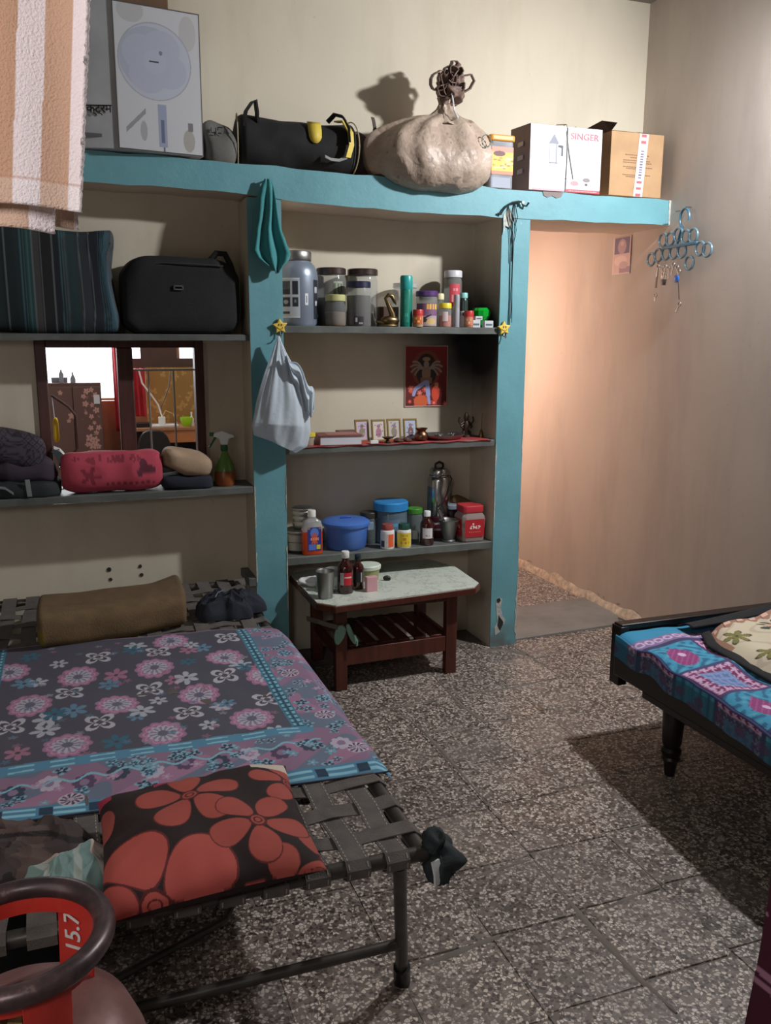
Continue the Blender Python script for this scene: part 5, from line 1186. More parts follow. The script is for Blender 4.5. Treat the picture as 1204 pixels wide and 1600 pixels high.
# ============================================================ COFFEE TABLE
TZ=.43
t=thing('coffee_table','low dark wood coffee table with pale speckled top under the niche shelves','table',(.45,-.08,0))
wt=M['wood_table']
top=[(.045,-.315),(.112,-.385),(.800,-.322),(.850,-.265),(.868,.045),(.800,.225),(.105,.225),(.045,.16)]
MB().prism(top,2,TZ-.034,TZ-.004).build('top_edge',wt,t,bevel=.004,world=True)
ctr=(.45,-.05); inn=[(ctr[0]+(x-ctr[0])*.985,ctr[1]+(y-ctr[1])*.985) for x,y in top]
MB().prism(inn,2,TZ-.004,TZ).build('top_laminate',M['laminate'],t,world=True)
for (x,y) in ((.168,-.265),(.711,-.240),(.168,.13),(.711,.13)):
    MB().box(x-.027,x+.027,y-.02,y+.02,0,TZ-.034).build('leg',wt,t,bevel=.003,world=True)
MB().prism([(.195,-.278),(.684,-.256),(.684,-.236),(.195,-.258)],2,.112,.186).build('rail',wt,t,bevel=.002,world=True)
box('rail',wt,.195,.684,.12,.14,.14,.186,t,.002,True)
box('rail',wt,.158,.178,-.25,.115,.14,.186,t,.002,True); box('rail',wt,.70,.72,-.225,.115,.14,.186,t,.002,True)
for k in range(6):
    x=.215+k*.079; MB().box(x,x+.055,-.25,.12,.186,.196,.001).build('slat',wt,t,bevel=.002,world=True)
box('rail',wt,.195,.684,-.255,-.235,.355,.396,t,.002,True)
for x,y,w in ((.545,-.17,.03),(.64,-.18,.022)):
    pass
t=thing('steel_tumbler','dull steel tumbler at left front of the speckled table','tumbler',(.105,-.255,TZ)); MB().lathe([(0,0),(.030,0),(.032,.004),(.040,.118),(.043,.122),(.041,.122),(.037,.115),(.029,.008),(0,.006)],32).build('body',M['steel_dull'],t)
t=thing('glass_tumbler','clear ribbed glass behind the steel tumbler on table','glass',(.165,-.165,TZ)); MB().lathe([(0,0),(.026,0),(.034,.105),(.032,.105),(.024,.008),(0,.008)],12).build('body',clear('clear_glass2',(200,206,204),.35,.03),t,smooth=False)
t=thing('glass_tumbler','overturned shiny steel cup between tumbler and brown bottle','cup',(.135,-.10,TZ)); MB().lathe([(0,.09),(.024,.09),(.034,0),(.032,0)],24).build('body',M['steel'],t); t.name='steel_cup'
t=thing('syrup_bottle','brown glass bottle with red and white label, white cap, on table','bottle',(.212,-.205,TZ))
def synlab(U,V):
    im=np.ones(U.shape+(3,))*C(190,36,50); put(im,U<.30,C(196,196,200)); put(im,(abs(V-.62)<.05)&(U>.35),C(226,190,190)); put(im,(U<.25)&(np.sin(V*50)>0)&(U>.05),C(150,150,156)); return im
medbottle(t,.036,.190,.02,M['white'],synlab)
t=thing('syrup_bottle','slimmer dark bottle with black cap behind the red-labelled bottle','bottle',(.283,-.165,TZ))
amb2=amb; medbottle(t,.028,.160,.02,col('capgreen',(16,40,44),.4),plain((20,22,26),[(.85,.5,.12,.9,(196,200,206))]))
t=thing('food_tub','white lidded shallow tub with yellow-green base on table','tub',(.375,-.04,TZ)); MB().lathe([(0,0),(.047,0),(.056,.058)],30,sy=.9).build('body',col('olivetub',(150,156,104),.45),t); MB().lathe([(.056,.054),(.061,.056),(.062,.070),(.056,.076),(0,.078)],30,sy=.9).build('lid',col('tublid',(206,216,200),.45),t)
o=box('small_carton',col('pinkbox',(206,156,162),.6),-.026,.026,-.012,.016,0,.068,None,.002); o.location=(.327,-.225,TZ); o.rotation_euler=(0,0,.1); tag(o,'small pink carton standing in front of the white-lidded tub','box')
o=blob('paper_wad',M['whitecloth'],(.09,-.05,TZ+.018),(.055,.035,.018),.7,.7,36,18,.012,18,.010,20,flat=-.016); tag(o,'crumpled white plastic lying at far left of the table','wrapper')
o=blob('crumb',M['blackp'],(.45,-.085,TZ+.012),(.018,.010,.012),.8,.8,20,12,.008,40); tag(o,'small dark clip beside the white-lidded tub','clip')
# knotted green cloth on the table leg
t=thing('tied_cloth','pale green cloth strip knotted around the front left table leg','cloth',(.168,-.285,.27))
gc=mat('palegreen_cloth',(120,156,138),.85,bump=.4,bscale=150)
MB().strip([(.035,-.20,.325),(.07,-.27,.328),(.11,-.292,.315),(.15,-.295,.30),(.175,-.295,.30)],(.0,.003,.010),.006).build('tie',mat('tie_grey',(92,88,80),.9,bump=.3),t,world=True)
def leafpanel(pts,name):
    v=[];f=[]
    c=Vector((0,0,0)); 
    for p in pts: c+=Vector(p)
    c/=len(pts); n=len(pts)
    P=[Vector(p) for p in pts]
    v=[c+Vector((0,-.012,0))]+P+[p+Vector((0,.006,0)) for p in P]+[c+Vector((0,.006,0))]
    for k in range(n): f+= [(0,1+k,1+(k+1)%n),(2*n+1,n+1+(k+1)%n,n+1+k),(1+k,n+1+k,n+1+(k+1)%n,1+(k+1)%n)]
    return MB().add(v,f).build(name,gc,t,world=True,sub=1)
leafpanel([(.150,-.296,.315),(.185,-.302,.312),(.19,-.300,.27),(.165,-.304,.235),(.145,-.300,.212),(.128,-.304,.235),(.128,-.30,.275),(.14,-.297,.295)],'tail')
leafpanel([(.180,-.298,.312),(.200,-.30,.325),(.212,-.305,.28),(.236,-.306,.225),(.228,-.302,.205),(.205,-.305,.235),(.188,-.302,.275)],'tail')
MB().strip([(.218,-.312,.265),(.232,-.314,.235),(.231,-.312,.212)],(.004,.0,.002),.003).build('bright_edge',gc,t,world=True)

# ============================================================ FOLDING COT (left)
CZ=.425
t=thing('folding_cot','low metal tube folding cot strung with grey webbing straps, at left','cot',(-.72,-1.0,0))
tb=M['tube']; R=.017
x0,x1,y0,y1=-1.27,-.222,-2.165,.115
MB().tube([(x1,y0-.01,CZ),(x1,y1,CZ)],R,12).build('side_rail',tb,t,world=True); MB().tube([(x0,y0,CZ),(x0,y1,CZ)],R,12).build('side_rail',tb,t,world=True)
MB().tube([(x0,y0,CZ),(x1+.01,y0,CZ)],R,12).build('end_rail',tb,t,world=True); MB().tube([(x0,y1,CZ),(x1,y1,CZ)],R,12).build('end_rail',tb,t,world=True)
for x in (-.985,-.20):
    MB().tube([(x+.02,.115,CZ),(x-.03,.115,CZ)],.023,12).build('rail_cap',M['white'],t,world=True)
def legset(ytop,yb,foot):
    for xx in (-.275,-1.2):
        xb=xx+.056*(1 if xx>-1 else -1); MB().tube([(xx,ytop,CZ-.02),(xb,yb,.012)],.0155,12).build('leg',tb,t,world=True)
        l=t.children[-1]; a=Vector((xx,ytop,CZ)).lerp(Vector((xb,yb,.0)),.86)
        MB().tube([a,(xb,yb,.002)],.021,12).build('rubber_foot',M['blackp'],l,world=True)
    MB().tube([(-.243,ytop+(yb-ytop)*.66,CZ*.34),(-1.23,ytop+(yb-ytop)*.66,CZ*.34)],.013,10).build('stretcher',tb,t,world=True)
legset(-2.165,-2.043,1); legset(-.95,-1.15,1); legset(.08,-.1,1)
MB().tube([(-1.24,-2.02,.05),(-.6,-1.75,.06),(-.3,-1.2,.07)],.010,8).build('brace',tb,t,world=True)
sw=.027
ys=[-2.085+k*.122 for k in range(18)]
xsn=[-.285-k*.090 for k in range(11)]
n=0
for i,x in enumerate(xsn):        # straps running along the cot, wrapping over the end rails
    pts=[(x,y0+.01,CZ-.03),(x,y0-.019,CZ-.016),(x,y0-.022,CZ+.006),(x,y0-.006,CZ+.0205)]
    for j,y in enumerate(ys): pts.append((x+.004*math.sin(i*3+j),y,CZ+.013+.005*(1 if (i+j)%2 else -1)))
    pts+=[(x,y1+.006,CZ+.0205),(x,y1+.021,CZ),(x,y1+.01,CZ-.025)]
    o=MB().strip(pts,(sw,0,0),.003).build('strap',M['strap'],t,world=True)
    if i<8:
        for s_ in (-1,1):
            b=MB()
            for j in range(len(pts)-1):
                p=Vector(pts[j]);q=Vector(pts[j+1]); m_=max(1,int((q-p).length/.014))
                if pts[j][1]>-1.75: break
                for k in range(m_):
                    a=p.lerp(q,(k+.15)/m_); c_=p.lerp(q,(k+.7)/m_); d=(c_-a).normalized(); nn=Vector((0,-d.z,d.y)); 
                    off_=nn*.0019
                    b.strip([a+off_+Vector((s_*.021,0,0)),c_+off_+Vector((s_*.021,0,0))],(.0012,0,0),.0008)
            so=b.build('stitching',M['stitch'],o,world=True,smooth=False); so['kind']='stuff'
for j,y in enumerate(ys):         # cross straps
    pts=[(x1-.01,y,CZ-.028),(x1+.020,y,CZ-.012),(x1+.022,y,CZ+.006),(x1+.004,y,CZ+.0205)]
    for i,x in enumerate(xsn): pts.append((x,y+.004*math.sin(i+j*2),CZ+.013-.005*(1 if (i+j)%2 else -1)))
    pts+=[(x0-.004,y,CZ+.0205),(x0-.021,y,CZ),(x0,y,CZ-.025)]
    o=MB().strip(pts,(0,sw if j else .024,0),.003).build('strap',M['strap'],t,world=True)
o=blob('rag_knot',mat('rag_black',(30,40,42),.8,var=.4,scale=50,bump=.5),(-.187,-2.185,CZ+.0),(.030,.034,.048),.8,.8,40,26,.035,22,.03,26); tag(o,'black and white rag tied around the front right corner of cot','rag')
MB().strip([(-.212,-2.215,CZ+.01),(-.208,-2.222,CZ-.02),(-.206,-2.22,CZ-.045)],(.010,.004,0),.005).build('white_scrap',M['whitecloth'],o,world=True)
# bedsheet -----------------------------------------------------
def sheet():
    nx,ny=470,420
    U,V=np.meshgrid(np.linspace(0,1,nx),np.linspace(0,1,ny))
    XRt=-.168; xl=-1.30
    # far edge and near edge
    X=xl+(XRt-xl)*U; yf=np.interp(X,[-1.3,-1.19,-.75,-.30,-.19,-.165],[-.54,-.54,-.56,-.60,-.64,-.72]); yn=np.interp(X,[-1.3,-1.1,-.18],[-1.755,-1.765,-1.83])
    Y=yn+(yf-yn)*V
    X=X-.010*np.sin(V*9)*np.clip(U-.9,0,1)*10
    rr=np.random.RandomState(5); Z=np.full(X.shape,CZ+.026)
    for k in range(14):
        a=rr.uniform(-.5,.5)+PI*.5*(k%2)*0+1.2; fx,fy=math.cos(a)*rr.uniform(8,22),math.sin(a)*rr.uniform(8,22); Z+=.0012*np.sin(X*fx+Y*fy+rr.uniform(0,6))
    Z+=.003*np.sin((X+Y*.35)*38+2*np.sin(Y*6))*np.exp(-((X+.42)/.25)**2)*.6
    dr=np.clip(X-(-.205),0,1); Z-=dr**1.5*3.2                     # droops over the rail
    dn=np.clip(yn+.02-Y,0,1); Z-=dn*.35
    col_=np.ones(X.shape+(3,))*C(86,84,98)
    Xp,Yp=X,Y
    # border geometry
    bx=-.350; byn=np.interp(Xp,[-1.12,-.35],[-1.495,-1.515]); lb=-1.165
    field=(Xp<bx)&(Yp>byn)&(Xp>lb)
    put(col_,~field,C(150,118,146))
    put(col_,(~field)&(np.sin(Xp*31+4*np.sin(Yp*9))+np.sin(Yp*27+3*np.sin(Xp*8))>.2),C(112,124,146))
    put(col_,(~field)&(np.sin(Xp*23+3*np.sin(Yp*13))+np.sin(Yp*19+2)>1.0),C(170,126,156))
    # field motifs
    fl=[(-.924,-.895),(-.681,-.918),(-.442,-.887),(-1.063,-1.099),(-.815,-1.173),(-.569,-1.166),(-.957,-1.415),(-.705,-1.429),(-.451,-1.414),(-1.137,-.79),(-.343,-1.1),(-.60,-.66)]
    for k,(x,y) in enumerate(fl):
        m=field
        dx,dy=Xp-x,(Yp-y)*.82; put(col_,petals(dx,dy,0,0,.066,11,.3*k,.86)&m,C(172,124,156)); put(col_,petals(dx,dy,0,0,.056,11,.3*k,.82)&m&~petals(dx,dy,0,0,.050,11,.3*k,.82),C(206,150,184))
        put(col_,petals(dx,dy,0,0,.044,13,.2,.8)&m,C(196,190,206)); put(col_,(np.hypot(dx,dy)<.036)&(np.sin(np.arctan2(dy,dx)*12)>0)&m,C(140,136,156)); put(col_,disc(dx,dy,0,0,.015)&m,C(110,106,126))
    bt=[(-.856,-.759),(-.655,-.76),(-.951,-1.032),(-.711,-1.074),(-.47,-1.055),(-1.113,-1.228),(-.869,-1.291),(-.619,-1.306),(-.376,-1.275),(-.40,-.70)]
    for k,(x,y) in enumerate(bt):
        dx,dy=Xp-x,(Yp-y)*.82
        w=petals(dx,dy,0,0,.052,4,.8,.2,.8); put(col_,w&field,C(196,194,204)); put(col_,petals(dx,dy,0,0,.036,4,.8,.2)&field,C(76,72,86)); put(col_,petals(dx,dy,0,0,.022,4,.8,.2)&field,C(200,196,206)); put(col_,disc(dx,dy,0,0,.010)&field,C(90,84,96))
    rs=random.Random(11)
    sm=[(x+.12*(q%2)-.06,y+.125) for q,(x,y) in enumerate(fl)]+[(x-.125,y-.01) for x,y in fl]+[(x+.05,y-.115) for x,y in fl]+[(x+.12,y+.04) for x,y in bt]
    sm=[(x,y) for (x,y) in sm if all(math.hypot(x-a,y-b_)>.085 for a,b_ in fl+bt)]
    for k,(x,y) in enumerate(sm):
        cc=[(186,188,200),(104,142,170),(186,188,200),(176,120,146),(60,110,134)][k%5]; put(col_,petals(Xp,Yp*.85,x,y*.85,.030+.006*(k%3),6,k,.15,.7)&field,C(*cc)); put(col_,disc(Xp,Yp*.85,x,y*.85,.007)&field,C(76,74,88))
    for k in range(60):
        x,y=rs.uniform(-1.16,-.36),rs.uniform(-1.5,-.6); put(col_,petals(Xp,Yp,x,y,.014,5,k,.2)&field,C(*rs.choice([(90,120,146),(160,110,136),(150,150,164)])),.8)
    # stripes (blue ladder bands)
    def ladder(mask,along,across,c0=(70,130,156),w=.034):
        put(col_,mask,C(*c0)); a=(along/.030)%1; b_=(across/w)
        put(col_,mask&(a<.62)&(np.abs(np.abs(b_)-.27)<.12),C(140,196,214)); put(col_,mask&(a>.70)&(np.abs(b_)<.42),C(38,76,100)); put(col_,mask&(np.abs(b_)<.10)&(a<.6),C(44,84,108))
    d=Xp-(bx+.017); ladder((np.abs(d)<.019)&(Yp>byn+.0),Yp,d)
    d=Xp-(lb-.014); ladder((np.abs(d)<.019)&(Yp>byn-.02),Yp,d)
    d=Yp-(byn-.018); mk=(np.abs(d)<.024)&(Xp<-.30); put(col_,mk,C(90,146,176)); put(col_,mk&(((Xp/.10)%1)<.62)&(np.abs(np.abs(d)-.012)<.004),C(150,206,224))
    d=Yp-(yn+.030); mk=(np.abs(d)<.030); put(col_,mk,C(84,140,172)); put(col_,mk&(((Xp/.11)%1)<.66)&(np.abs(np.abs(d)-.012)<.005),C(150,208,226)); put(col_,mk&(((Xp/.11)%1)>.72)&(np.abs(d)<.018),C(34,62,86))
    for k in range(13):
        x=-1.25+k*.083; y=float(np.interp(x,[-1.12,-.35],[-1.62,-1.66]))+.02*(k%2); put(col_,petals(Xp,Yp*.8,x,y*.8,.030,8,k,.8)&(Yp<byn-.045)&(Yp>yn+.06),C(*[(196,186,206),(96,74,106),(60,70,92)][k%3])); put(col_,disc(Xp,Yp*.8,x,y*.8,.012)&(Yp<byn-.045)&(Yp>yn+.06),C(150,126,156))
    zig=(np.abs(Yp-(byn-.105)-.012*np.sin(Xp*75))<.005)&(Xp<-.3); put(col_,zig,C(140,196,214))
    # flowers in the right border strip and in the bottom border
    for k in range(150):
        if k%2: x,y=rs.uniform(-.32,-.17),rs.uniform(-1.8,-.62)
        else: x,y=rs.uniform(-1.28,-.3),rs.uniform(-1.74,-1.54)
        cc=rs.choice([(36,60,84),(36,60,84),(52,96,124),(120,170,190),(110,76,106),(84,66,90),(190,150,180)])
        s_=rs.uniform(.011,.019); ok=((Xp>bx+.036)|(Yp<byn-.042))&(Yp>yn+.062)&(np.hypot(Xp-x,Yp-y)<.05)
        if cc[2]<110 or cc[0]<60: put(col_,petals(Xp,Yp,x,y,s_*1.35,4,k+.7,.25)&ok,C(136,186,206))
        put(col_,petals(Xp,Yp,x,y,s_,5,k,.3)&ok,C(*cc)); put(col_,disc(Xp,Yp,x,y,s_*.25)&ok,C(180,190,206))
    for (x,y) in [(-.24,-1.45),(-.22,-1.70),(-.95,-1.70),(-.26,-1.1)]:
        dx,dy=Xp-x,Yp-y; put(col_,np.hypot(dx,dy)<.030,C(206,190,206)); put(col_,(np.hypot(dx,dy)<.027)&(np.sin(np.arctan2(dy,dx)*10+np.hypot(dx,dy)*120)>0),C(70,60,86)); put(col_,np.hypot(dx,dy)<.007,C(190,170,196))
    put(col_,(yf-Yp<.008),C(150,124,150))
    col_*= .90
    o=gridmesh('bedsheet',X,Y,Z,VC,None,col_); return o
o=sheet(); tag(o,'grey, pink and blue flower printed sheet spread over the folding cot','bedsheet')
# the folded underside of the sheet showing at the near right corner
nx=80; xs_=np.linspace(-1.28,-.172,nx); U,V=np.meshgrid(np.linspace(0,1,nx),np.linspace(0,1,5)); X=-1.28+1.108*U; Y=np.interp(X,[-1.3,-1.1,-.18],[-1.755,-1.765,-1.83])-.004+.012*V; Z=CZ+.022-.006*V
gridmesh('hem',X,Y,Z,col('hemdark',(50,50,62),.9),o,None,thick=.004)
# rolled mat at the head end
def matcol(x,q,p):
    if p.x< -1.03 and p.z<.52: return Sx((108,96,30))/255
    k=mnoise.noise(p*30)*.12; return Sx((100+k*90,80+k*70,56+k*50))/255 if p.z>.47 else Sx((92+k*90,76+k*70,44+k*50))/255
def matb(p,t_,q): p.y += -.27*(t_-.5)*-.35; p.z+=.018*max(0,t_-.8)*5*.5; p.z+=-.012*math.sin(t_*PI); return p
o=roll('rolled_mat',vcmat('coarse_mat',.95,.8,160),-1.055,-.515,-.40,.512,.165,.072,.55,90,50,matcol,.010,7,.3,bend=matb); tag(o,'brown and mustard coarse mat folded in a roll at head of cot','mat')
# pillow
def pilcolv(P):
    x=P[:,0]; y=P[:,1]; z=P[:,2]; y=y-np.clip(.50-z,0,1)*.9*(y<-2.03)
    im=np.ones((len(x),3))*C(34,18,18); put(im,(y>-1.90)&(x<-.60)&(y-1.9*0>-1.90)&(np.sin(x*34+1)>.0),C(168,44,78))
    def fl(cx,cy,r_,n,ph,pw=.42,dd_=.62,cc=(158,72,62)):
        for k in range(n):
            a=ph+2*PI*k/n; px_,py_=cx+r_*dd_*math.cos(a),cy+r_*dd_*math.sin(a); u=(x-px_)*math.cos(a)+(y-py_)*math.sin(a); w=-(x-px_)*math.sin(a)+(y-py_)*math.cos(a)
            q=(u/(r_*.44))**2+(w/(r_*pw*(.75+.25*np.clip(u/(r_*.44),-1,1))))**2; put(im,q<1.12,C(96,34,32)); put(im,q<1,C(*cc))
        d=np.hypot(x-cx,y-cy); put(im,d<r_*.18,C(*cc)); put(im,(np.abs(d-r_*.17)<.0026)|(np.abs(d-r_*.08)<.002),C(84,22,24))
    fl(-.800,-2.255,.165,5,.55,.50,cc=(172,76,68)); fl(-.470,-1.945,.085,5,.4); fl(-.455,-2.215,.075,3,1.9,.5); fl(-.545,-2.275,.085,4,1.57,.5)
    fl(-.700,-1.985,.108,5,.35); fl(-.575,-2.110,.100,5,.95); put(im,((x+.88)/.022)**2+((y+1.98)/.05)**2<1,C(150,70,62))
    put(im,(y>-1.885)&(np.abs(x+.50)<.045),C(196,182,168))
    return im
def pillow_grid(top):
    nx,ny=(340,300) if top else (60,50)
    U,V=np.meshgrid(np.linspace(-1,1,nx),np.linspace(-1,1,ny))
    pin=lambda a,b_: 1-.07*(1-np.abs(a)**2)*np.abs(b_)**6
    x=.222*U*(1-.05*(1-V**2)*np.abs(U)**5); y=.205*V*(1-.06*(1-U**2)*np.abs(V)**5)
    h=((1-np.abs(U)**3.2)*(1-np.abs(V)**3.2))**.5
    z=.062*h if top else -.045*h
    rr=np.random.RandomState(6)
    if top:
        z=z+h*(.006*np.sin(x*17+2)*np.cos(y*15)+.003*np.sin(x*40+y*22)+.0025*np.sin(y*52-x*20))
        z=z+.004*np.sin(np.arctan2(y,x)*16)*np.clip(np.maximum(np.abs(U),np.abs(V))-.6,0,1)*h*3
    a=-.03; X=-.675+x*math.cos(a)-y*math.sin(a); Y=-2.040+x*math.sin(a)+y*math.cos(a)+.02*U; Z=.492+z+.02*V*.6
    col_=None
    if top:
        P=np.stack([X.ravel(),Y.ravel(),Z.ravel()],1); col_=pilcolv(P).reshape(X.shape+(3,))
    return X,Y,Z,col_
X,Y,Z,cc_=pillow_grid(True); o=gridmesh('pillow',X,Y,Z,VC,None,cc_); tag(o,'dark pillow printed with big terracotta flowers at the near end of cot','pillow')
X,Y,Z,_=pillow_grid(False); gridmesh('underside',X,Y,Z,col('pillow_dark',(40,22,22),.9),o)
def heap(name,label,cat,c,r,h,m,seed,amp=.5,rz=0,n=150,colf=None,fold=14):
    U,V=np.meshgrid(np.linspace(-1,1,n),np.linspace(-1,1,n)); R_=np.random.RandomState(seed)
    # square to disc with an uneven outline
    x=U*np.sqrt(1-V**2/2); y=V*np.sqrt(1-U**2/2); d=np.hypot(x,y); a=np.arctan2(y,x)
    k=1+.16*np.sin(2*a+seed)+.10*np.sin(5*a+seed*2)+.05*np.sin(9*a+seed)
    f=np.zeros(U.shape)
    for q in range(7):
        t_=R_.uniform(0,PI); fr=R_.uniform(.25,1)*fold; ph=R_.uniform(0,6); wob=R_.uniform(.5,1.6)
        g_=np.sin((x*math.cos(t_)+y*math.sin(t_))*fr+wob*np.sin((y*math.cos(t_)-x*math.sin(t_))*4+ph)+ph)
        f+=(1-np.abs(g_))**1.6*R_.uniform(.4,1)
    f=f/3.2
    env=np.clip(1-d**3,0,1)**.55
    z=h*env*(1-amp+amp*f)
    ca,sa=math.cos(rz),math.sin(rz); X0=x*k*r[0]; Y0=y*k*r[1]
    o=gridmesh(name,c[0]+X0*ca-Y0*sa,c[1]+X0*sa+Y0*ca,c[2]+z,m if colf is None else VC,None,colf(x,y,f) if colf else None); tag(o,label,cat)
    X1=np.stack([X0,X0]); gridmesh('underside',c[0]+(X0*ca-Y0*sa)[::12,::12],c[1]+(X0*sa+Y0*ca)[::12,::12],np.full(X0[::12,::12].shape,c[2]),m,o)
    return o
def shirtcol(x,y,f):
    im=np.ones(x.shape+(3,))*C(62,52,50); put(im,np.sin(x*5+3*f)>.5,C(84,68,64)); put(im,(np.sin(y*6+x*3+4*f)>.86),C(30,26,26)); return im
heap('crumpled_shirt','crumpled dark brown clothes on the near left of the cot','clothes',(-1.045,-1.935,.446),(.14,.115),.085,M['black'],3,.45,.2,170,shirtcol,7)
def hankcol(x,y,f):
    im=np.ones(x.shape+(3,))*C(112,138,134); put(im,(y>.05+.3*np.sin(x*5)),C(176,164,156)); put(im,(np.sin(x*7+y*4)>.8),C(150,160,154)); return im
heap('handkerchief','pale cream and teal crumpled cloth beside the dark clothes on cot','cloth',(-.955,-2.02,.446),(.078,.10),.062,M['whitecloth'],8,.42,-.4,150,hankcol,6)
o=heap('folded_trousers','crumpled dark navy trousers heaped beside the rolled mat','clothes',(-.335,-.37,.448),(.14,.115),.115,M['navy'],12,.5,-.5,170,None,8)
MB().tube([(-.40,-.44,.535),(-.385,-.41,.545),(-.36,-.40,.55)],.002,6).build('seam',col('seam',(110,116,126)),o,world=True)
# dark bag on the floor beneath/behind cylinder
o=blob('floor_bag',M['black'],(-1.12,-1.75,.16),(.16,.2,.16),.5,.5,40,24,.02,6,flat=-.158); tag(o,'black bag on the floor beneath the cot, behind the gas cylinder','bag')
o=box('floor_plank',col('paleplank',(110,112,112),.7),-1.2,-.86,-1.55,-1.42,.0,.05,None,.003); tag(o,'pale grey block lying on the floor under the cot','block')

# ============================================================ GAS CYLINDER
gx,gy=-1.022,-2.452
t=thing('gas_cylinder','red-brown cooking gas cylinder with worn carrying ring, bottom left','gas cylinder',(gx,gy,0))
def cylmat():
    tt=NT('cylinder_paint'); c=tt.ramp(tt.noise(9,6,None,.65),[(.35,rgb(110,74,70)),(.6,rgb(132,96,92)),(.75,rgb(148,118,112))]); tt.color(c); tt.B.inputs['Roughness'].default_value=.42; tt.B.inputs['Metallic'].default_value=.1; tt.bump(tt.noise(60,4),.15); return tt.m
def redmat():
    tt=NT('red_paint'); c=tt.ramp(tt.noise(14,6,None,.7),[(.30,rgb(190,44,38)),(.72,rgb(206,62,52)),(.80,rgb(120,60,54))]); tt.color(c); tt.B.inputs['Roughness'].default_value=.38; tt.B.inputs['Coat Weight'].default_value=.2; return tt.m
def ringmat():
    tt=NT('worn_ring_paint'); c=tt.ramp(tt.noise(18,6,None,.65),[(.45,rgb(66,54,56)),(.62,rgb(92,74,74)),(.72,rgb(150,130,126))]); 
    c=tt.mix(tt.ramp(tt.noise(5,3),[(.62,(0,0,0)),(.68,(1,1,1))]),c,rgb(176,50,44)); tt.color(c); tt.B.inputs['Roughness'].default_value=.35; tt.B.inputs['Metallic'].default_value=.35; return tt.m
redm=redmat(); RB=.192
MB().lathe([(0,.03),(RB*.6,.035),(RB*.9,.07),(RB,.12),(RB,.34),(RB*.97,.40),(RB*.86,.452),(RB*.66,.482),(RB*.35,.492),(.03,.492),(0,.492)],64).build('body',cylmat(),t)
MB().lathe([(RB*.75,.0),(RB*.78,.002),(RB*.78,.06),(RB*.74,.06)],48).build('foot_ring',redm,t)
rm=ringmat()
MB().tube([(.130*math.cos(a),.130*math.sin(a),.625) for a in np.linspace(0,2*PI,65)[:-1]],.0175,16,True).build('ring',rm,t)
def plate(a,w,name='ring_plate'):
    v=[];f=[];n=14
    for k in range(n+1):
        aa=a-w/2+w*k/n
        for r_,z in ((.118,.470),(.124,.560),(.126,.625),(.130,.625),(.128,.560),(.122,.465)): v.append((r_*math.cos(aa),r_*math.sin(aa),z))
    for k in range(n):
        for q in range(6): f.append((6*k+q,6*k+6+q,6*k+6+(q+1)%6,6*k+(q+1)%6))
    f+=[tuple(range(6)),tuple(6*n+q for q in range(6))]
    return MB().add(v,f).build(name,redm,t,bevel=.001)
MB().lathe([(.116,.588),(.116,.620),(.124,.620),(.124,.588),(.116,.588)],64).build('ring_band',redm,t)
plate(.80,.62); plate(-1.2,.56); plate(-2.75,.62); plate(2.6,.6)
a=.86; pc=Vector((gx+.1215*math.cos(a),gy+.1215*math.sin(a),.553))
# lettering on the inside face of the far plate, reading upwards
from mathutils import Euler
tx=text('lettering','15.7',.045,(0,0,0),(0,0,0),M['white'],None,.0004,False)
Mx=Matrix.Translation((.1205*math.cos(a),.1205*math.sin(a),.550))
xax=Vector((0,0,1)); zax=Vector((-math.cos(a),-math.sin(a),-.03)).normalized(); yax=zax.cross(xax).normalized(); 
Mr=Matrix(((xax.x,yax.x,zax.x,0),(xax.y,yax.y,zax.y,0),(xax.z,yax.z,zax.z,0),(0,0,0,1)))
tx.data.transform(Mx@Mr); tx.parent=t
MB().lathe([(0,.485),(.034,.485),(.036,.492),(.030,.50),(.026,.52),(.018,.525),(.016,.540),(0,.542)],8).build('valve',M['brass'],t,smooth=False)
MB().prism([(.022*math.cos(k*PI/3),.022*math.sin(k*PI/3)) for k in range(6)],2,.498,.512).build('valve_nut',M['steel_dull'],t,bevel=.001)
b=MB(); rr_=random.Random(9)
for j in range(4):
    for k in range(5):
        aa=-.55+k*.05+.012*j; z=.36-.022*j; r_=RB+.0008
        x_,y_=r_*math.cos(aa),r_*math.sin(aa); b.strip([(x_,y_,z),(x_*1.0+.001,y_+rr_.uniform(.003,.007),z+.004),(r_*math.cos(aa+.035),r_*math.sin(aa+.035),z)],(0,0,.003),.001)
o=b.build('stencil_marks',M['white'],t,smooth=False); o['kind']='stuff'

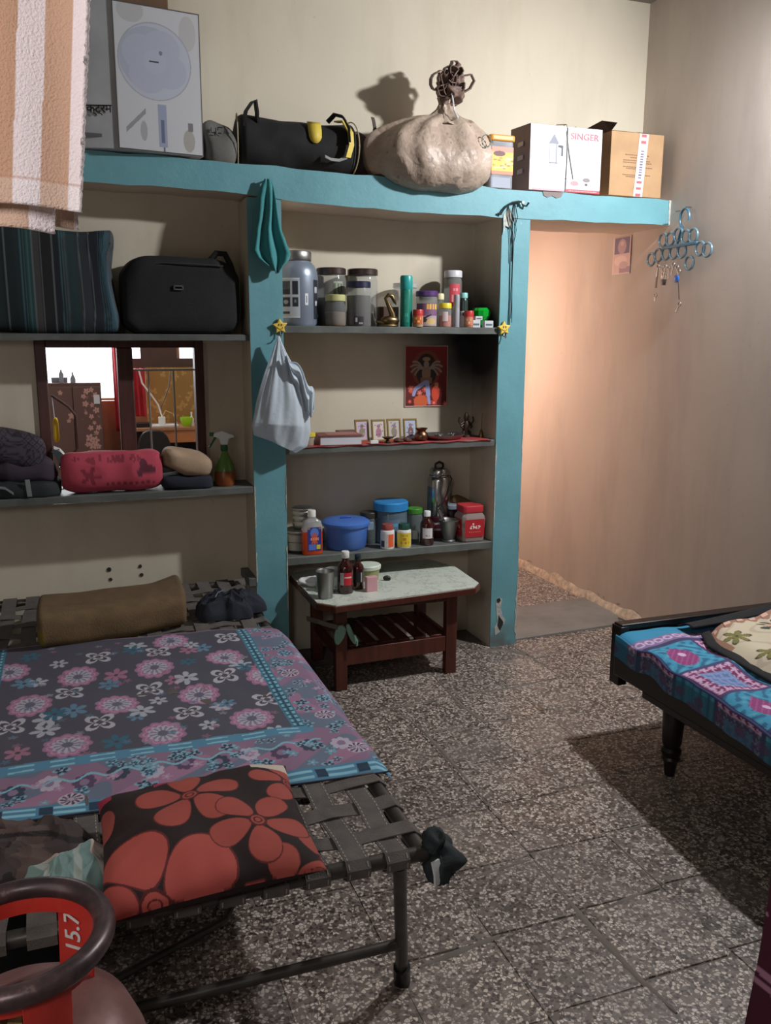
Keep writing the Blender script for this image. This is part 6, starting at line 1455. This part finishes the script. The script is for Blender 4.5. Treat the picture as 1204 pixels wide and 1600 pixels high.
# ============================================================ STRIPED TOWELS (foreground, top left)
t=thing('striped_towel','brown and white striped terry towel hanging over a line, top left','towel',(-1.0,-2.82,1.65))
def towelgrid(x0,x1t,x1b,y,z0l,z0r,z1,name,phase,hem):
    nx,nz=300,150; U,V=np.meshgrid(np.linspace(0,1,nx),np.linspace(0,1,nz))
    xr=x1b+(x1t-x1b)*V; X=x0+(xr-x0)*U; zb=z0l+(z0r-z0l)*U+.004*np.sin(U*9); Z=zb+(z1-zb)*V
    Y=y+.012*np.sin(X*26+phase)*(1-.4*V)+.004*np.sin(X*70)
    s=(X-(xr-.0))/.0245+phase; im=np.ones(X.shape+(3,))*C(226,206,200)
    k=np.floor(-s).astype(int)
    seq=[(232,212,208),(190,140,112),(232,212,208),(176,122,94),(236,214,208),(134,66,48),(134,66,48),(232,212,208)]
    wid=[.5,1.1,1.,1.2,1.0,1.5]
    e=np.cumsum([0]+wid*6); d=(-s)
    for q in range(len(e)-1): put(im,(d>=e[q])&(d<e[q+1]),C(*[(244,230,230),(206,166,140),(242,228,228),(200,158,130),(244,230,228),(132,76,62)][q%6]))
    put(im,Z-zb<hem,np.array([1,1,1.]),.22); put(im,(np.abs(Z-zb-hem)<.0012),C(180,140,120),.5)
    Y=Y-np.where((Z-zb)<hem,.003,0)
    # fuzzy right edge
    X=X+np.where(U>.992,.0009*np.random.RandomState(2).uniform(-1,1,X.shape),0)
    return gridmesh(name,X,Y,Z,VCT,t,im,thick=.006,world=True)
towelgrid(-1.25,-.824,-.869,-2.80,1.680,1.664,2.12,'front_fold',0,.024)
towelgrid(-1.25,-.86,-.896,-2.765,1.655,1.645,2.12,'back_fold',-1.6,.034)
towelgrid(-1.25,-.85,-.872,-2.745,1.657,1.652,2.12,'back_fold',-2.4,.03)
MB().tube([(XL,-2.77,2.12),(-.3,-2.60,2.14),(XR,-2.2,2.25)],.004,6).build('clothes_line',M['whitecloth'],None); tag(COL.objects['clothes_line'],'thin line strung across the room holding the striped towel','line')

# ============================================================ WOODEN BED (right)
t=thing('wooden_bed','dark brown wooden bed with turned legs against the right wall','bed',(1.46,-2.05,0))
wd=M['wood_dark']
box('side_rail',wd,1.000,1.030,-3.05,-1.12,.285,.405,t,.004,True); box('side_rail',wd,1.925,1.95,-3.05,-1.10,.285,.405,t,.004,True)
box('bed_base',wd,1.03,1.925,-3.05,-1.11,.36,.385,t,0,True)
b=MB(); b.box(1.032,1.955,-1.112,-1.078,.27,.455); b.box(1.026,1.96,-1.120,-1.070,.455,.478); b.box(1.03,1.93,-1.118,-1.10,.40,.43)
b.build('end_board',wd,t,bevel=.004,world=True)
box('corner_post',wd,1.020,1.060,-1.125,-1.065,.235,.47,t,.004,True)
box('end_board',wd,1.0,1.95,-3.09,-3.05,.28,.47,t,.004,True)
lp=[(0,0),(.018,.0),(.022,.04),(.026,.055),(.034,.065),(.030,.075),(.036,.09),(.036,.10),(.028,.11),(.034,.125),(.038,.20),(.038,.25),(.036,.255)]
for (x,y) in ((1.062,-1.405),(1.89,-1.405),(1.062,-2.80),(1.89,-2.80)):
    l=MB().lathe(lp,26).build('leg',wd,t); l.location=(x-1.46,y+2.05,0)
    MB().box(-.034,.034,-.034,.034,.25,.36).build('leg_block',wd,l,bevel=.003)
box('leg_stretcher',wd,1.09,1.86,-1.42,-1.39,.19,.225,t,.003,True)
MB().box(1.0,1.03,-3.0,-1.3,.262,.288).build('moulding',wd,t,bevel=.003,world=True)
# patchwork quilt
def quilt():
    nx,ny=300,420; U,V=np.meshgrid(np.linspace(0,1,nx),np.linspace(0,1,ny)); 
    s=-.085+.985*U; y=-1.128-1.87*V                       # s: distance from the rail edge, negative = hanging side
    xe=1.010-.07*np.clip((-1.25-y)/.7,0,1)
    X=np.where(s<0, xe-.012+.02*s, xe+s*1.0); X=np.minimum(X,1.915)
    Z=np.where(s<0,.440+s*1.0,.445); Z=Z-.02*np.exp(-np.clip(s,0,1)/.02)*(s>=0)
    rr=np.random.RandomState(3)
    for k in range(12):
        a=rr.uniform(0,PI); f=rr.uniform(14,40); Z+=.0018*np.sin(X*math.cos(a)*f+y*math.sin(a)*f+k)
    Z+=.006*np.abs(np.sin(y*17+X*6))*np.exp(-np.clip(s,0,1)/.10)
    Z=Z-.03*np.clip(-1.17-y,-.06,0)/-.06*0
    xx=X; im=np.ones(X.shape+(3,))*C(60,148,184)
    nz=np.sin(xx*120+3*np.sin(y*70))+np.sin(y*130+3*np.sin(xx*60)); put(im,nz>.6,C(40,104,140)); put(im,nz<-1.3,C(84,164,186))
    P=.225; ii=np.floor((y+1.285)/P+.0); jj=np.floor((s-.0)/.205); u=((y+1.285)/P)%1; w=((s)/.205)%1
    ch=((ii+jj)%2==0)&(y<-1.285)
    # magenta patches with pale flowers
    put(im,ch,C(122,40,84)); inner=ch&(np.abs(u-.5)<.30)&(np.abs(w-.5)<.30); put(im,inner,C(96,120,168))
    fx=(u*6)%1-.5; fy=(w*6)%1-.5; ring=ch&~inner&(np.abs(u-.5)<.46)&(np.abs(w-.5)<.46); put(im,ring&petals(fx,fy,0,0,.52,5,.4,.2),C(206,170,206)); put(im,inner&petals(fx*.9,fy*.9,0,0,.5,4,.2,.2),C(130,150,196))
    # teal patches with magenta heart leaf
    nt=~ch&(y<-1.285); hu=(u-.45)*1.0; hw=(w-.42); heart=nt&(((hu/.30)**2+(hw/.26)**2<1)|((np.abs(hu-.18)+np.abs(hw)<.2)));
    alt=(ii>-99); put(im,heart&alt,C(140,58,116)); put(im,heart&alt&(np.abs(np.sin((hu-hw)*26))<.25),C(176,96,150)); put(im,heart&alt&((hu-.06)**2+(hw-.02)**2<.005),C(216,180,216))
    edge=(y<-1.285)&((np.abs(u)<.035)|(np.abs(u-1)<.035)|(np.abs(w)<.03)|(np.abs(w-1)<.03)); put(im,edge,C(62,66,110))
    # end band with lilac circles, then plain turquoise strip
    band=(y>-1.262)&(y<-1.205); put(im,y>=-1.285,C(60,58,96)); put(im,band,C(130,112,156)); cx=((s/.040)%1-.5)*.040; put(im,band&(np.abs(np.hypot(cx,y+1.233)-.014)<.004),C(206,176,206)); put(im,y>=-1.205,C(52,138,176))
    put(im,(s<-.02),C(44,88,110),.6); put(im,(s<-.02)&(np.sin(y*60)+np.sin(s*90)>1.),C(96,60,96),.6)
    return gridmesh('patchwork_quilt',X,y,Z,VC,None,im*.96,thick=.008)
o=quilt(); tag(o,'turquoise and magenta patchwork quilt covering the wooden bed','quilt')
# cream blanket heaped on the far side
def blanket():
    nx,ny=260,260; U,V=np.meshgrid(np.linspace(0,1,nx),np.linspace(0,1,ny))
    xl=np.interp(V,[0,.12,.5,1],[1.30,1.235,1.20,1.10]); X=xl+(1.93-xl)*U; y=-1.215-1.0*V-.05*(1-U)*(1-V)+.055*U
    rise=np.clip(U/.12,0,1); Z=.462+.045*np.sin(rise*PI/2)*1.0+.05*np.clip(U-.35,0,1)*(1-V*.3)+.006*np.sin(X*22+y*8)+.004*np.sin(y*30)
    Z=Z-.03*np.clip(.04-V,0,1)/.04
    im=np.ones(X.shape+(3,))*C(196,184,160); nz=np.sin(X*40+3*np.sin(y*30)); put(im,nz>.9,C(180,166,146))
    px,py=X,y
    def star(x,y_):
        put(im,petals(px,py,x,y_,.055,6,.3,.25),C(60,56,34)); put(im,petals(px,py,x,y_,.047,6,.3,.2),C(120,116,62)); put(im,disc(px,py,x,y_,.006),C(60,56,30))
    for x,y_ in ((1.300,-1.42),(1.285,-1.60),(1.58,-1.62),(1.72,-1.36)): star(x,y_)
    for x,y_ in ((1.54,-1.44),(1.38,-1.84),(1.8,-1.8)):
        put(im,petals(px,py,x,y_,.13,13,0,.5),C(58,66,56)); put(im,petals(px,py,x,y_,.10,9,.4,.7),C(196,148,130)); put(im,petals(px,py,x,y_,.07,7,.1,.6),C(170,106,90)); put(im,petals(px,py,x,y_,.045,6,.7,.6),C(190,160,100))
    d=np.minimum(V*1.0,np.maximum(0,1.0)); bnd=(V<.075+.012*np.sin(U*60)); put(im,bnd,C(150,112,96)); put(im,bnd&(np.sin(U*60)>-.2)&(V<.06),C(206,168,150)); put(im,bnd&(np.abs(np.sin(U*30))<.12),C(110,70,62))
    bl=(U<.035); put(im,bl&(V<.22),C(150,112,92))
    o=gridmesh('blanket',X,y,Z,VC,None,im); return o
o=blanket(); tag(o,'cream floral blanket with olive stars thrown over far side of bed','blanket')
# dark underside of the blanket
nx=60; V1=np.linspace(0,1,nx); U,V=np.meshgrid(np.linspace(0,1,10),V1)
xl=np.interp(V,[0,.12,.5,1],[1.30,1.235,1.20,1.10]); yy=-1.215-1.0*V-.05*(1-V); X=xl-.018*np.sin(U*PI)-.006+.02*U*U; Z=.452+.016*U+.0*V; 
gridmesh('lining',X,yy,Z,M['black'],o,None,thick=.008)
U,V=np.meshgrid(np.linspace(0,1,80),np.linspace(0,1,14)); X=1.26+.66*U; Y=-1.15-.085*V; Z=.478+.05*U**1.5-.02*(1-V)+.03*np.sin(V*PI)*(.4+.6*U)
gridmesh('turned_back_lining',X,Y,Z,M['black'],o,None,thick=.006)

# ============================================================ MAROON CLOTH (bottom right corner)
nx,nz=140,150; U,V=np.meshgrid(np.linspace(0,1,nx),np.linspace(0,1,nz)); Zc=.04+.60*V
xl=np.interp(Zc,[0,.196,.36,.519,.66],[.27,.305,.322,.335,.345]); A=U*1.15*PI; X=xl+.30*(1-np.cos(np.minimum(A,PI)*.5))+.0; Y=-2.60-.16*np.sin(A*.5)*1.2+.016*np.sin(U*34)*(1.1-V)
im=np.ones(X.shape+(3,))*C(74,22,44); a_=(X*42)%1; b_=(Zc*42)%1; r1=np.floor(X*42)+np.floor(Zc*42)*3; dots=((np.floor(Zc*42)%6)<2)&((np.floor(X*42)+np.floor(Zc*42))%3!=0); put(im,dots&(np.hypot(a_-.5,b_-.5)<.34),C(170,120,146)); put(im,(Zc>.50)&(Zc<.56),C(130,40,70),.5)
o=gridmesh('dotted_shawl',X,Y,Zc,VC,None,im,thick=.004); tag(o,'maroon cloth with pale dots draped over a stool, bottom right corner','shawl')
t=thing('stool','plain wooden stool under the maroon dotted cloth','stool',(.52,-2.62,0)); box('seat',M['wood_dark'],.38,.66,-2.74,-2.54,.585,.61,t,.004,True)
for x,y in ((.40,-2.72),(.64,-2.72),(.40,-2.56),(.64,-2.56)): box('leg',M['wood_dark'],x-.015,x+.015,y-.015,y+.015,0,.585,t,.002,True)
